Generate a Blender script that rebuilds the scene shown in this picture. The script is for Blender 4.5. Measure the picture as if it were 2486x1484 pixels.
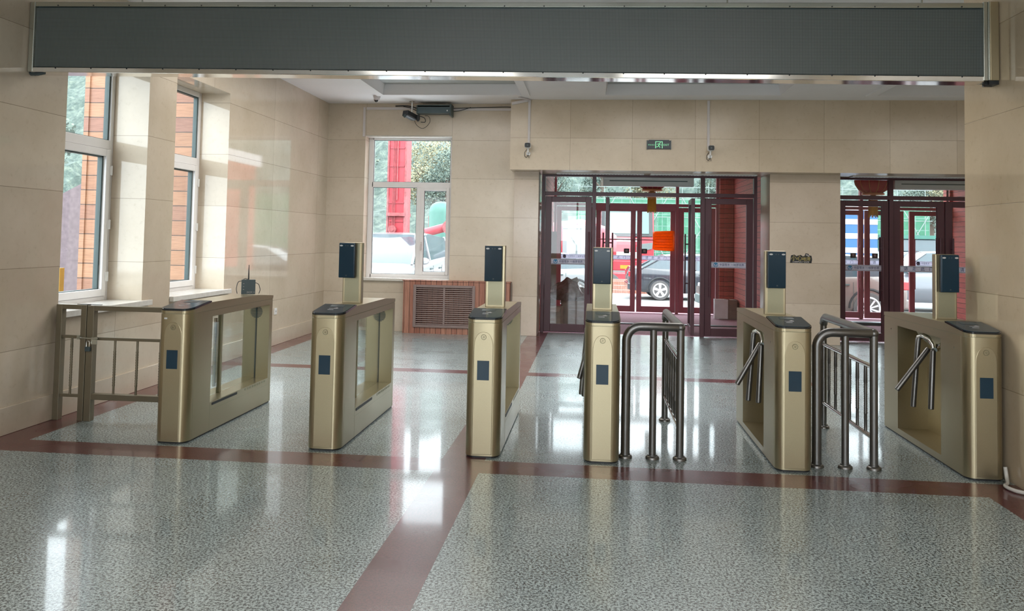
import bpy, bmesh, math, random
from mathutils import Vector, Matrix
import numpy as np
random.seed(7)
PI = math.pi
SC = bpy.context.scene
COL = SC.collection
for o in list(bpy.data.objects): bpy.data.objects.remove(o)

# ------------------------------------------------------------------ camera
F_PX, CY, YAW, PIT, ROL, CAM_H = 2000.0, 485.19, .10038, -.04557, .01888, 1.50
def cam_axes():
    cy, sy = math.cos(YAW), math.sin(YAW)
    f = Vector((-sy*math.cos(PIT), cy*math.cos(PIT), -math.sin(PIT)))
    r = Vector((cy, sy, 0)); d = f.cross(r)
    return math.cos(ROL)*r-math.sin(ROL)*d, math.sin(ROL)*r+math.cos(ROL)*d, f
_r, _d, _f = cam_axes()
cam = bpy.data.cameras.new('camera'); camo = bpy.data.objects.new('camera', cam); COL.objects.link(camo)
camo.matrix_world = Matrix(((_r.x, -_d.x, -_f.x, 0), (_r.y, -_d.y, -_f.y, 0), (_r.z, -_d.z, -_f.z, CAM_H), (0, 0, 0, 1)))
cam.sensor_fit = 'HORIZONTAL'; cam.sensor_width = 36; cam.lens = F_PX/2486*36
cam.shift_y = -(742-CY)/2486; cam.clip_end = 500; cam.clip_start = .05
SC.camera = camo
# ------------------------------------------------------------------ sky, lights, exposure
W = bpy.data.worlds.new('overcast_sky'); SC.world = W; W.use_nodes = True
wt = W.node_tree; wt.nodes.clear()
wo = wt.nodes.new('ShaderNodeOutputWorld'); wb = wt.nodes.new('ShaderNodeBackground')
wb.inputs[0].default_value = (.88, .95, 1, 1); wb.inputs[1].default_value = 6.6
wt.links.new(wb.outputs[0], wo.inputs[0])
sun = bpy.data.lights.new('sun', 'SUN'); sun.energy = 2.0; sun.angle = math.radians(40); sun.color = (1, .97, .92)
suno = bpy.data.objects.new('sun', sun); COL.objects.link(suno); suno.rotation_euler = (math.radians(38), 0, math.radians(25))
def portal(loc, rot, sx, sy):
    l = bpy.data.lights.new('sky_portal', 'AREA'); l.shape = 'RECTANGLE'; l.size = sx; l.size_y = sy
    l.cycles.is_portal = True
    o = bpy.data.objects.new('sky_portal', l); COL.objects.link(o); o.location = loc; o.rotation_euler = rot
portal((-4.72, 6.81, 1.97), (0, -PI/2, 0), 2.4, 1.3)
portal((-4.72, 8.54, 1.97), (0, -PI/2, 0), 2.4, 1.3)
portal((-2.93, 13.12, 1.95), (-PI/2, 0, 0), 1.5, 2.4)
portal((.9, 17.4, 1.5), (-PI/2, 0, 0), 3.6, 3.0)
portal((5.9, 17.4, 1.5), (-PI/2, 0, 0), 3.6, 3.0)
portal((1.5, -8.2, 2.0), (PI/2, 0, 0), 11, 3)
def fill_light(loc, sx, sy, pw, colr=(1, .96, .90)):  # unseen area lights added to brighten the interior, no real fixtures
    l = bpy.data.lights.new('added_fill_light', 'AREA'); l.shape = 'RECTANGLE'; l.size = sx; l.size_y = sy
    l.energy = pw; l.color = colr
    o = bpy.data.objects.new('added_fill_light', l); COL.objects.link(o); o.location = loc
fill_light((-1.9, .6, 3.5), 1.8, 3.6, 34)
fill_light((1.2, .6, 3.5), 1.8, 3.6, 34)
fill_light((-.4, -4.5, 3.5), 3, 3, 90)
fill_light((6, 8.5, 3.5), 2.4, 3.5, 60)
fill_light((-.7, 8.02, 3.565), 6.4, .95, 62)
fill_light((-2.1, 9.5, 3.578), 1.9, 1.7, 56)
fill_light((1.35, 9.5, 3.578), 2.2, 1.7, 50)
SC.view_settings.view_transform = 'Standard'; SC.view_settings.look = 'None'
SC.view_settings.exposure = 0.22; SC.view_settings.gamma = 1.0; SC.view_settings.use_curve_mapping = False
SC.cycles.max_bounces = 10; SC.cycles.diffuse_bounces = 5; SC.cycles.glossy_bounces = 5
SC.cycles.transparent_max_bounces = 24; SC.cycles.sample_clamp_indirect = 6.0
SC.cycles.use_denoising = True; SC.cycles.caustics_reflective = False; SC.cycles.caustics_refractive = False

# ------------------------------------------------------------------ materials
def srgb(r, g, b):
    f = lambda c: (c/255/12.92 if c/255 <= .04045 else ((c/255+.055)/1.055)**2.4)
    return (f(r), f(g), f(b), 1)
class NT:
    def __init__(s, name):
        s.m = bpy.data.materials.new(name); s.m.use_nodes = True; s.t = s.m.node_tree; s.t.nodes.clear()
        s.out = s.n('ShaderNodeOutputMaterial'); s.b = s.n('ShaderNodeBsdfPrincipled'); s.l(s.b, 0, s.out, 0)
    def n(s, typ, **kw):
        x = s.t.nodes.new(typ)
        for k, v in kw.items(): setattr(x, k, v)
        return x
    def l(s, a, ao, b, bi): s.t.links.new(a.outputs[ao], b.inputs[bi])
    def set(s, **kw):
        for k, v in kw.items(): s.b.inputs[k.replace('_', ' ')].default_value = v
    def coord(s, scale=(1, 1, 1)):
        c = s.n('ShaderNodeTexCoord'); mp = s.n('ShaderNodeMapping'); mp.inputs['Scale'].default_value = scale
        s.l(c, 'Object', mp, 0); return mp
    def noise(s, scale, detail=4, rough=.5, vec=None):
        x = s.n('ShaderNodeTexNoise'); x.inputs['Scale'].default_value = scale
        x.inputs['Detail'].default_value = detail; x.inputs['Roughness'].default_value = rough
        if vec is None: vec = s.coord()
        s.l(vec, 0, x, 'Vector'); return x
    def ramp(s, src, so, stops):
        r = s.n('ShaderNodeValToRGB'); e = r.color_ramp.elements
        e[0].position, e[0].color = stops[0]; e[1].position, e[1].color = stops[-1]
        for p, c in stops[1:-1]:
            q = e.new(p); q.color = c
        s.l(src, so, r, 0); return r
    def mix(s, fac, a, b, mode='MIX'):
        x = s.n('ShaderNodeMix', data_type='RGBA', blend_type=mode)
        for i, v in ((0, fac), (6, a), (7, b)):
            if isinstance(v, tuple) and not isinstance(v[0], (int, float)): s.t.links.new(v[0].outputs[v[1]], x.inputs[i])
            else: x.inputs[i].default_value = v
        return x
    def bump(s, src, so, strength, dist=.01):
        x = s.n('ShaderNodeBump'); x.inputs['Strength'].default_value = strength; x.inputs['Distance'].default_value = dist
        s.l(src, so, x, 'Height'); s.l(x, 0, s.b, 'Normal'); return x
def plain(name, c, rough=.5, metal=0, spec=.5, var=.06, nscale=8, emit=None, es=0, bump=0, coat=0):
    k = NT(name)
    nz = k.noise(nscale, 3)
    d = tuple(max(0, v*(1-var)) for v in c[:3])+(1,); u = tuple(min(1, v*(1+var)) for v in c[:3])+(1,)
    r = k.ramp(nz, 0, [(.3, d), (.7, u)]); k.l(r, 0, k.b, 'Base Color')
    k.set(Roughness=rough, Metallic=metal, Specular_IOR_Level=spec, Coat_Weight=coat)
    if emit: k.b.inputs['Emission Color'].default_value = emit; k.b.inputs['Emission Strength'].default_value = es
    if bump: k.bump(nz, 0, bump, .005)
    return k.m
def stone(name, axis, tw, toff, base=(.645, .570, .463), zoff=0.0, rough=.045):
    """polished beige marble tiles 0.6 m high; axis 0 = joints along world x, 1 = along y"""
    k = NT(name)
    c = k.n('ShaderNodeTexCoord'); sp = k.n('ShaderNodeSeparateXYZ'); k.l(c, 'Object', sp, 0)
    cb = k.n('ShaderNodeCombineXYZ')
    ad = k.n('ShaderNodeMath', operation='ADD'); k.l(sp, axis, ad, 0); ad.inputs[1].default_value = toff
    az = k.n('ShaderNodeMath', operation='ADD'); k.l(sp, 2, az, 0); az.inputs[1].default_value = zoff
    k.l(ad, 0, cb, 0); k.l(az, 0, cb, 1)
    br = k.n('ShaderNodeTexBrick', offset=0.0, squash=1.0)
    k.l(cb, 0, br, 'Vector'); br.inputs['Scale'].default_value = 1; br.inputs['Mortar Size'].default_value = .0022
    br.inputs['Brick Width'].default_value = tw; br.inputs['Row Height'].default_value = .6
    br.inputs['Mortar Smooth'].default_value = .2
    b = base
    br.inputs['Color1'].default_value = (b[0]*1.06, b[1]*1.06, b[2]*1.07, 1)
    br.inputs['Color2'].default_value = (b[0]*.90, b[1]*.88, b[2]*.86, 1)
    br.inputs['Mortar'].default_value = (b[0]*.5, b[1]*.47, b[2]*.42, 1)
    n1 = k.noise(1.6, 5, .6); r1 = k.ramp(n1, 0, [(.3, (.90, .88, .85, 1)), (.7, (1.05, 1.05, 1.06, 1))])
    n2 = k.noise(22, 8, .65); r2 = k.ramp(n2, 0, [(.30, (.90, .88, .84, 1)), (.42, (1, 1, 1, 1)), (.7, (1.03, 1.03, 1.03, 1))])
    m1 = k.mix(1.0, (br, 0), (r1, 0), 'MULTIPLY'); m2 = k.mix(.8, (m1, 2), (r2, 0), 'MULTIPLY')
    k.l(m2, 2, k.b, 'Base Color'); k.set(Roughness=rough, Specular_IOR_Level=.55)
    n3 = k.noise(.9, 2)
    bp = k.n('ShaderNodeBump'); bp.inputs['Strength'].default_value = .05; bp.inputs['Distance'].default_value = .01; k.l(n3, 0, bp, 'Height')
    b2 = k.n('ShaderNodeBump', invert=True); b2.inputs['Strength'].default_value = .5; b2.inputs['Distance'].default_value = .002
    k.l(br, 1, b2, 'Height'); k.l(bp, 0, b2, 'Normal'); k.l(b2, 0, k.b, 'Normal')
    return k.m
def granite(name, light, mid, dark, tile, off, rough=.06, joint=1.25):
    k = NT(name)
    v = k.coord()
    n1 = k.noise(80, 6, .78, v); n2 = k.noise(9, 3, .5, v); n3 = k.noise(260, 3, .6, v)
    r = k.ramp(n1, 0, [(.445, dark), (.485, mid), (.515, light), (.75, light)])
    r3 = k.ramp(n3, 0, [(.38, (.62, .62, .62, 1)), (.55, (1.1, 1.1, 1.1, 1))])
    r2 = k.ramp(n2, 0, [(.3, (.90, .90, .90, 1)), (.7, (1.06, 1.06, 1.06, 1))])
    m = k.mix(1., (r, 0), (r3, 0), 'MULTIPLY'); m = k.mix(1., (m, 2), (r2, 0), 'MULTIPLY')
    mp = k.n('ShaderNodeMapping'); c = k.n('ShaderNodeTexCoord'); k.l(c, 'Object', mp, 0); mp.inputs['Location'].default_value = (off[0], off[1], 0)
    br = k.n('ShaderNodeTexBrick', offset=0.0); k.l(mp, 0, br, 'Vector'); br.inputs['Scale'].default_value = 1
    br.inputs['Brick Width'].default_value = tile; br.inputs['Row Height'].default_value = tile; br.inputs['Mortar Size'].default_value = .0016
    br.inputs['Color1'].default_value = (1, 1, 1, 1); br.inputs['Color2'].default_value = (.92, .93, .94, 1); br.inputs['Mortar'].default_value = (joint, joint, joint, 1)
    m = k.mix(1., (m, 2), (br, 0), 'MULTIPLY'); k.l(m, 2, k.b, 'Base Color')
    n4 = k.noise(2.2, 2, .5, v); rr = k.ramp(n4, 0, [(.3, (.24,)*3+(1,)), (.7, (.34,)*3+(1,))]); k.l(rr, 0, k.b, 'Roughness')
    k.set(Specular_IOR_Level=.5, Coat_Weight=.5, Coat_Roughness=rough, Coat_IOR=1.45); n5 = k.noise(4, 2, .5, k.coord((1, .6, 1))); k.bump(n5, 0, .035, .012)
    return k.m
def planks(name, axis, w, cols, gap=.004, rough=.5, off=0.0):
    """boards stacked along an axis (2 = horizontal boards, 0 / 1 = vertical ones)"""
    k = NT(name)
    c = k.n('ShaderNodeTexCoord'); sp = k.n('ShaderNodeSeparateXYZ'); k.l(c, 'Object', sp, 0)
    dv = k.n('ShaderNodeMath', operation='MULTIPLY_ADD'); k.l(sp, axis, dv, 0); dv.inputs[1].default_value = 1/w; dv.inputs[2].default_value = 100+off
    fl = k.n('ShaderNodeMath', operation='FLOOR'); k.l(dv, 0, fl, 0)
    fr = k.n('ShaderNodeMath', operation='FRACT'); k.l(dv, 0, fr, 0)
    wn = k.n('ShaderNodeTexWhiteNoise', noise_dimensions='1D'); k.l(fl, 0, wn, 'W')
    n = len(cols); r = k.ramp(wn, 0, [(i/(n-1), cc) for i, cc in enumerate(cols)])
    sc = [.6, .6, .6]; sc[axis] = 9
    if axis == 2: sc = [1.2, 1.2, 22]
    else: sc = [22, 22, 1.2]
    g = k.noise(4, 6, .65, k.coord(tuple(sc))); gr = k.ramp(g, 0, [(.3, (.66, .58, .52, 1)), (.55, (1, 1, 1, 1)), (.75, (1.1, 1.08, 1.05, 1))])
    m = k.mix(1., (r, 0), (gr, 0), 'MULTIPLY')
    gp = k.n('ShaderNodeMath', operation='LESS_THAN'); k.l(fr, 0, gp, 0); gp.inputs[1].default_value = gap/w*2
    m = k.mix((gp, 0), (m, 2), (.02, .012, .01, 1)); k.l(m, 2, k.b, 'Base Color'); k.set(Roughness=rough)
    bp = k.n('ShaderNodeBump', invert=True); bp.inputs['Strength'].default_value = .6; bp.inputs['Distance'].default_value = .006; k.l(gp, 0, bp, 'Height'); k.l(bp, 0, k.b, 'Normal')
    return k.m
def film(name, c, tr=.5, rough=.6):
    """thin sheet that lets light glow through"""
    k = NT(name); nz = k.noise(30, 3)
    r = k.ramp(nz, 0, [(.3, tuple(v*.92 for v in c[:3])+(1,)), (.7, tuple(min(1, v*1.06) for v in c[:3])+(1,))]); k.l(r, 0, k.b, 'Base Color'); k.set(Roughness=rough, Specular_IOR_Level=.3)
    t = k.n('ShaderNodeBsdfTranslucent'); k.l(r, 0, t, 0); mx = k.n('ShaderNodeMixShader'); mx.inputs[0].default_value = tr
    k.l(k.b, 0, mx, 1); k.l(t, 0, mx, 2); k.l(mx, 0, k.out, 0); return k.m
def glass(name, tint=(1, 1, 1, 1), refl=1.0, rough=.0):
    k = NT(name); k.t.nodes.remove(k.b)
    tr = k.n('ShaderNodeBsdfTransparent'); tr.inputs[0].default_value = tint
    gl = k.n('ShaderNodeBsdfGlossy'); gl.inputs['Roughness'].default_value = rough
    lw = k.n('ShaderNodeLayerWeight'); lw.inputs[0].default_value = .5
    pw = k.n('ShaderNodeMath', operation='POWER'); k.l(lw, 1, pw, 0); pw.inputs[1].default_value = 5.0
    mu = k.n('ShaderNodeMath', operation='MULTIPLY_ADD'); k.l(pw, 0, mu, 0); mu.inputs[1].default_value = .8*refl; mu.inputs[2].default_value = .035*refl
    mx = k.n('ShaderNodeMixShader'); k.l(mu, 0, mx, 0); k.l(tr, 0, mx, 1); k.l(gl, 0, mx, 2); k.l(mx, 0, k.out, 0)
    return k.m
def brushed(name, c, rough=.32, metal=.75, axis=(1, 1, 60)):
    k = NT(name); n = k.noise(2.2, 2, .4)
    g = k.noise(420, 2, .5)
    r = k.ramp(g, 0, [(.3, tuple(v*.93 for v in c[:3])+(1,)), (.7, tuple(min(1, v*1.05) for v in c[:3])+(1,))]); k.l(r, 0, k.b, 'Base Color')
    rr = k.ramp(n, 0, [(.3, (rough*.92,)*3+(1,)), (.7, (rough*1.1,)*3+(1,))]); k.l(rr, 0, k.b, 'Roughness'); k.set(Metallic=metal)
    return k.m
M = {}
M['stone_x'] = stone('beige_marble_tiles_x', 0, 1.38, 2.24+1.38*4, rough=.22)
M['stone_h'] = stone('beige_marble_tiles_header', 0, .92, .38+.92*20, base=(.63, .535, .41), rough=.24)
M['stone_y'] = stone('beige_marble_tiles_y', 1, 1.75, 1.75*9-.0)
M['stone_r'] = stone('beige_marble_tiles_right', 1, 3.1, 3.1*5+1.0, base=(.68, .56, .40), zoff=.02)
M['stone_c'] = stone('beige_marble_tiles_column', 0, 1.3, -2.6+13, base=(.61, .52, .425), rough=.16)
M['sillstone'] = plain('pale_sill_stone', (.72, .70, .66, 1), .15, nscale=20)
M['grey_granite'] = granite('grey_speckled_granite', srgb(196, 212, 214), srgb(112, 128, 132), srgb(26, 38, 44), .775, (.04, .3))
M['red_granite'] = granite('dark_red_granite', srgb(108, 50, 56), srgb(96, 42, 49), srgb(82, 33, 40), .775, (.04, .3), joint=.7)
M['ceil'] = plain('white_ceiling_paint', (.82, .80, .82, 1), .7, nscale=2, var=.02)
M['coffer'] = plain('grey_coffer_paint', (.42, .43, .42, 1), .7)
M['pvc'] = plain('white_window_plastic', (.84, .83, .84, 1), .28, var=.02)
M['gasket'] = plain('dark_rubber_gasket', (.06, .09, .09, 1), .5)
M['glass'] = glass('clear_window_glass', (.97, .99, .99, 1), .9)
M['gateglass'] = glass('gate_glass', (.90, .95, .93, 1), 1.3)
M['gold'] = brushed('champagne_gold_metal', (.44, .378, .25), .30, .85, (2, 2, 14))
M['gold_in'] = brushed('champagne_gold_metal_inner', (.36, .34, .23), .4, .6, (2, 2, 8))
M['gate_metal'] = plain('champagne_painted_steel', (.21, .18, .125, 1), .36, .45)
M['steel'] = brushed('stainless_steel_tube', (.20, .195, .19), .30, .85, (1, 1, 3))
M['chrome'] = plain('polished_chrome', (.75, .75, .73, 1), .10, 1.0)
M['silverframe'] = brushed('aluminium_frame', (.55, .57, .52), .22, .9, (3, 3, 3))
M['navy'] = plain('dark_blue_glass_screen', (.016, .050, .085, 1), .12, 0, .25)
M['blackgloss'] = plain('black_gloss_plastic', (.015, .018, .022, 1), .1, coat=.4)
M['black'] = plain('matt_black_plastic', (.02, .022, .025, 1), .45)
M['darkgrey'] = plain('dark_grey_metal', (.07, .10, .11, 1), .4, .3)
M['lightbits'] = plain('pale_lamp_lens', (.8, .82, .84, 1), .3)
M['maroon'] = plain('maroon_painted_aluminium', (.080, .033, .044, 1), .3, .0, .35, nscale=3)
M['maroon_hazed'] = plain('haze_lightened_maroon_aluminium', (.38, .12, .145, 1), .35, .0, nscale=3)  # door maroon made lighter, with haze and bloom mixed into the colour
M['strip'] = film('white_door_film', (.80, .79, .88, 1), .55)
M['inkblue'] = plain('navy_ink', (.02, .05, .17, 1), .5)
M['logoblue'] = plain('logo_blue', (.02, .22, .45, 1), .5)
M['white'] = plain('white_paint', (.82, .82, .82, 1), .4, var=.02)
M['offwhite'] = plain('off_white_plastic', (.66, .62, .62, 1), .45, var=.03)
M['carpet'] = plain('dusty_maroon_carpet', (.36, .20, .24, 1), .95, nscale=60, var=.25)
M['cardboard'] = plain('brown_cardboard', (.24, .155, .12, 1), .8, nscale=10, var=.12)
M['cardboard2'] = plain('pale_cardboard', (.40, .31, .25, 1), .8, nscale=10, var=.1)
M['woodred'] = planks('red_stained_cladding', 2, .098, [srgb(182, 86, 78), srgb(198, 100, 90), srgb(172, 78, 74), srgb(190, 94, 84)])
M['wood'] = planks('orange_brown_cladding', 2, .18, [srgb(128, 88, 66), srgb(148, 108, 80), srgb(112, 72, 64), srgb(154, 114, 86), srgb(136, 94, 70)], gap=.005)
M['cabwood'] = planks('narrow_pine_boards', 0, .083, [srgb(176, 122, 104), srgb(158, 104, 88), srgb(188, 138, 118), srgb(166, 114, 98)], gap=.003)
M['grille'] = plain('mauve_brown_grille', (.27, .20, .19, 1), .45)
M['led'] = None
k = NT('led_dot_screen')
v = k.n('ShaderNodeTexCoord'); vo = k.n('ShaderNodeTexVoronoi', feature='F1'); vo.inputs['Randomness'].default_value = 0
mp = k.n('ShaderNodeMapping'); mp.inputs['Scale'].default_value = (100, 100, 100); k.l(v, 'Object', mp, 0)
k.l(mp, 0, vo, 'Vector'); vo.inputs['Scale'].default_value = 1
r = k.ramp(vo, 0, [(.22, (.36, .41, .40, 1)), (.36, (.065, .080, .080, 1))])
nz = k.noise(.7, 3); rz = k.ramp(nz, 0, [(.3, (.85, .92, .90, 1)), (.7, (1.1, 1.05, 1.05, 1))])
m_ = k.mix(1., (r, 0), (rz, 0), 'MULTIPLY'); k.l(m_, 2, k.b, 'Base Color'); k.set(Roughness=.38, Specular_IOR_Level=.6); k.bump(vo, 0, .3, .002)
M['led'] = k.m
# exterior
M['ground'] = plain('pale_concrete_yard', (.22, .215, .21, 1), .9, nscale=1.5, var=.15)
M['carwhite'] = plain('white_car_paint', (.24, .25, .26, 1), .2, coat=.6, var=.01)
M['carblack'] = plain('black_car_paint', (.03, .035, .045, 1), .18, coat=.7, var=.02)
M['carbeige'] = plain('champagne_car_paint', (.15, .11, .10, 1), .25, coat=.6, var=.02)
M['carsilver'] = plain('silver_car_paint', (.13, .135, .155, 1), .25, .3, coat=.6, var=.02)
M['carglass'] = plain('car_window_glass', (.05, .075, .09, 1), .08, coat=.5)
M['tyre'] = plain('grey_rubber_tyre', (.09, .085, .085, 1), .8)
M['alloy'] = plain('pale_alloy', (.72, .72, .74, 1), .35, .3)
M['tail'] = plain('red_tail_lamp', (.45, .02, .03, 1), .25)
M['redpaint'] = plain('red_machine_paint', (.34, .024, .038, 1), .4, nscale=4, var=.15)
M['rust'] = plain('faded_red_steel', (.24, .055, .06, 1), .6, nscale=12, var=.3)
M['greentank'] = plain('green_tank_paint', (.03, .13, .10, 1), .5)
M['blue'] = plain('blue_sheet', (.02, .09, .22, 1), .6)
M['scaf'] = plain('galvanised_tube', (.17, .20, .19, 1), .5)
M['yellow'] = plain('yellow_board', (.35, .20, .01, 1), .5)
M['orange'] = film('orange_shovel_plastic', (.95, .27, .02, 1), .5, .35)
M['lampred'] = film('red_lantern_silk', (.62, .07, .08, 1), .5)
M['tassel'] = film('yellow_tassel_thread', (.80, .58, .12, 1), .4)
M['goldtrim'] = plain('gold_foil_trim', (.75, .42, .14, 1), .4, .4)
M['plastic'] = plain('clear_wrap_plastic', (.72, .72, .72, 1), .3, bump=.4)
M['wrap'] = plain('brown_plastic_wrap', (.16, .105, .10, 1), .22, nscale=14, var=.35, bump=.8, coat=.5)
M['roof'] = plain('lilac_grey_shingles', (.12, .09, .10, 1), .7, nscale=12, var=.2)
k = NT('green_debris_netting'); br = k.n('ShaderNodeTexBrick', offset=.0); cc = k.n('ShaderNodeTexCoord'); sp = k.n('ShaderNodeSeparateXYZ'); cb = k.n('ShaderNodeCombineXYZ')
k.l(cc, 'Object', sp, 0); k.l(sp, 0, cb, 0); k.l(sp, 2, cb, 1); k.l(cb, 0, br, 'Vector'); br.inputs['Scale'].default_value = 1
br.inputs['Brick Width'].default_value = 1.0; br.inputs['Row Height'].default_value = .85; br.inputs['Mortar Size'].default_value = .03
br.inputs['Color1'].default_value = (.035, .145, .085, 1); br.inputs['Color2'].default_value = (.055, .18, .115, 1); br.inputs['Mortar'].default_value = (.12, .22, .18, 1)
nz = k.noise(3, 4); rz = k.ramp(nz, 0, [(.3, (.75, .8, .8, 1)), (.7, (1.2, 1.15, 1.15, 1))]); m_ = k.mix(1., (br, 0), (rz, 0), 'MULTIPLY'); k.l(m_, 2, k.b, 'Base Color'); k.set(Roughness=.8)
M['net'] = k.m
def leafmat(name, a, b, c):
    k = NT(name); n = k.noise(1.3, 10, .85); r = k.ramp(n, 0, [(.38, a), (.5, b), (.60, c)]); k.l(r, 0, k.b, 'Base Color'); k.set(Roughness=.9); return k.m
M['forest'] = leafmat('hazed_hillside_foliage', (.022, .038, .032, 1), (.055, .080, .070, 1), (.12, .145, .115, 1))  # air haze put into the colour as paler, bluer greens
M['leaf'] = leafmat('hazed_tree_foliage', (.060, .090, .078, 1), (.10, .135, .115, 1), (.17, .19, .14, 1))  # also paled towards blue to carry painted haze
M['leafy'] = leafmat('yellowing_foliage', (.12, .13, .09, 1), (.20, .19, .12, 1), (.27, .24, .14, 1))
M['bark'] = plain('bark', (.10, .075, .06, 1), .9)
M['exitgreen'] = plain('exit_sign_green', (.25, .75, .42, 1), .4, emit=(.3, .85, .5, 1), es=.35)
M['exitdark'] = plain('exit_sign_dark_field', (.03, .04, .055, 1), .35)
M['stickergold'] = plain('sticker_gold', (.50, .40, .13, 1), .5)

# ------------------------------------------------------------------ mesh helpers
class B:
    def __init__(s): s.bm = bmesh.new(); s.mi = 0
    def _f(s, vs):
        try: f = s.bm.faces.new(vs)
        except ValueError: return None
        f.material_index = s.mi; return f
    def box(s, x0, x1, y0, y1, z0, z1, mt=None):
        P = [(x0, y0, z0), (x1, y0, z0), (x1, y1, z0), (x0, y1, z0), (x0, y0, z1), (x1, y0, z1), (x1, y1, z1), (x0, y1, z1)]
        if mt is not None: P = [mt @ Vector(p) for p in P]
        v = [s.bm.verts.new(p) for p in P]
        for q in ((0, 3, 2, 1), (4, 5, 6, 7), (0, 1, 5, 4), (1, 2, 6, 5), (2, 3, 7, 6), (3, 0, 4, 7)): s._f([v[i] for i in q])
        return s
    def prism(s, pts, axis, a, b, mt=None):
        """pts: 2-D polygon in the two other axes, extruded a..b along axis"""
        def mk(p, t):
            if axis == 2: q = (p[0], p[1], t)
            elif axis == 1: q = (p[0], t, p[1])
            else: q = (t, p[0], p[1])
            return s.bm.verts.new(mt @ Vector(q) if mt is not None else q)
        A = [mk(p, a) for p in pts]; Bv = [mk(p, b) for p in pts]; n = len(pts)
        s._f(A); s._f(Bv[::-1])
        for i in range(n): s._f([A[i], Bv[i], Bv[(i+1) % n], A[(i+1) % n]])
        return s
    def loft(s, rings, cap=True, closed=True):
        V = [[s.bm.verts.new(p) for p in r] for r in rings]; n = len(rings[0])
        for i in range(len(V)-1):
            for j in range(n if closed else n-1):
                s._f([V[i][j], V[i][(j+1) % n], V[i+1][(j+1) % n], V[i+1][j]])
        if cap: s._f(V[0][::-1]); s._f(V[-1])
        return s
    def tube(s, pts, r, seg=12, cap=True):
        pts = [Vector(p) for p in pts]; rings = []; n = len(pts); rr = r if isinstance(r, (list, tuple)) else [r]*n
        prev = None
        for i, p in enumerate(pts):
            t = (pts[min(i+1, n-1)]-pts[max(i-1, 0)]).normalized()
            if prev is None:
                u = t.orthogonal().normalized()
            else:
                u = (prev-t*prev.dot(t)); u = u.normalized() if u.length > 1e-6 else t.orthogonal().normalized()
            prev = u; w = t.cross(u)
            rings.append([tuple(p+(u*math.cos(2*PI*k/seg)+w*math.sin(2*PI*k/seg))*rr[i]) for k in range(seg)])
        return s.loft(rings, cap)
    def lathe(s, prof, c=(0, 0, 0), axis=2, seg=24, cap=True):
        rings = []
        for r, h in prof:
            ring = []
            for k in range(seg):
                a = 2*PI*k/seg; x, y = r*math.cos(a), r*math.sin(a)
                q = (x, y, h) if axis == 2 else ((x, h, y) if axis == 1 else (h, x, y))
                ring.append((q[0]+c[0], q[1]+c[1], q[2]+c[2]))
            rings.append(ring)
        return s.loft(rings, cap)
    def ball(s, c, r, sc=(1, 1, 1), sub=2, jit=0, rnd=None):
        g = bmesh.ops.create_icosphere(s.bm, subdivisions=sub, radius=1)
        for v in g['verts']:
            k = 1+((rnd or random).uniform(-jit, jit) if jit else 0)
            v.co = Vector((v.co.x*r*sc[0]*k+c[0], v.co.y*r*sc[1]*k+c[1], v.co.z*r*sc[2]*k+c[2]))
            for f in v.link_faces: f.material_index = s.mi
        return s
def sm(P, n=5):
    P = [Vector(p) for p in P]; out = []
    for i in range(len(P)-1):
        a, b_, c, d = P[max(i-1, 0)], P[i], P[i+1], P[min(i+2, len(P)-1)]
        for q in range(n):
            t = q/n; out.append(.5*((2*b_)+(c-a)*t+(2*a-5*b_+4*c-d)*t*t+(3*b_-a-3*c+d)*t**3))
    return out+[P[-1]]
def obj(name, b, mats, parent=None, loc=(0, 0, 0), bevel=0, smooth=False, seg=2):
    bm = b.bm; bmesh.ops.recalc_face_normals(bm, faces=bm.faces)
    me = bpy.data.meshes.new(name); bm.to_mesh(me); bm.free()
    for m in (mats if isinstance(mats, (list, tuple)) else [mats]): me.materials.append(m)
    o = bpy.data.objects.new(name, me); COL.objects.link(o); o.location = loc
    if parent is not None: o.parent = parent
    if smooth:
        for p in me.polygons: p.use_smooth = True
        try: me.set_sharp_from_angle(angle=math.radians(40))
        except Exception: pass
    if bevel:
        md = o.modifiers.new('bevel', 'BEVEL'); md.width = bevel; md.segments = seg; md.limit_method = 'ANGLE'; md.angle_limit = math.radians(40); md.harden_normals = False
    return o
def tag(o, label=None, cat=None, group=None, kind=None):
    if label: o['label'] = label
    if cat: o['category'] = cat
    if group: o['group'] = group
    if kind: o['kind'] = kind
    return o
def empty(name, loc=(0, 0, 0), rz=0, label=None, cat=None, group=None, kind=None):
    o = bpy.data.objects.new(name, None); COL.objects.link(o); o.location = loc; o.rotation_euler = (0, 0, rz); o.empty_display_size = .1
    return tag(o, label, cat, group, kind)
def struct(name, b, m, parent=None, label=None, cat=None, **kw):
    o = obj(name, b, m, parent, **kw)
    if parent is None: tag(o, label, cat, kind='structure')
    return o
def copy_tree(o, parent=None):
    c = o.copy(); COL.objects.link(c)
    if parent is not None: c.parent = parent
    for ch in list(o.children): copy_tree(ch, c)
    return c
def text_mesh(name, txt, size, mat, parent, loc, rot=(PI/2, 0, 0), align='CENTER', ext=.0008, shear=0, sx=1):
    cu = bpy.data.curves.new(name, 'FONT'); cu.body = txt; cu.size = size; cu.extrude = ext; cu.align_x = align; cu.align_y = 'CENTER'; cu.shear = shear
    t = bpy.data.objects.new(name+'_tmp', cu); COL.objects.link(t)
    dg = bpy.context.evaluated_depsgraph_get(); dg.update()
    me = bpy.data.meshes.new_from_object(t.evaluated_get(dg)); bpy.data.objects.remove(t); bpy.data.curves.remove(cu)
    me.materials.clear(); me.materials.append(mat)
    o = bpy.data.objects.new(name, me); COL.objects.link(o); o.location = loc; o.rotation_euler = rot; o.scale = (sx, 1, 1)
    o.parent = parent; return o

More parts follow.
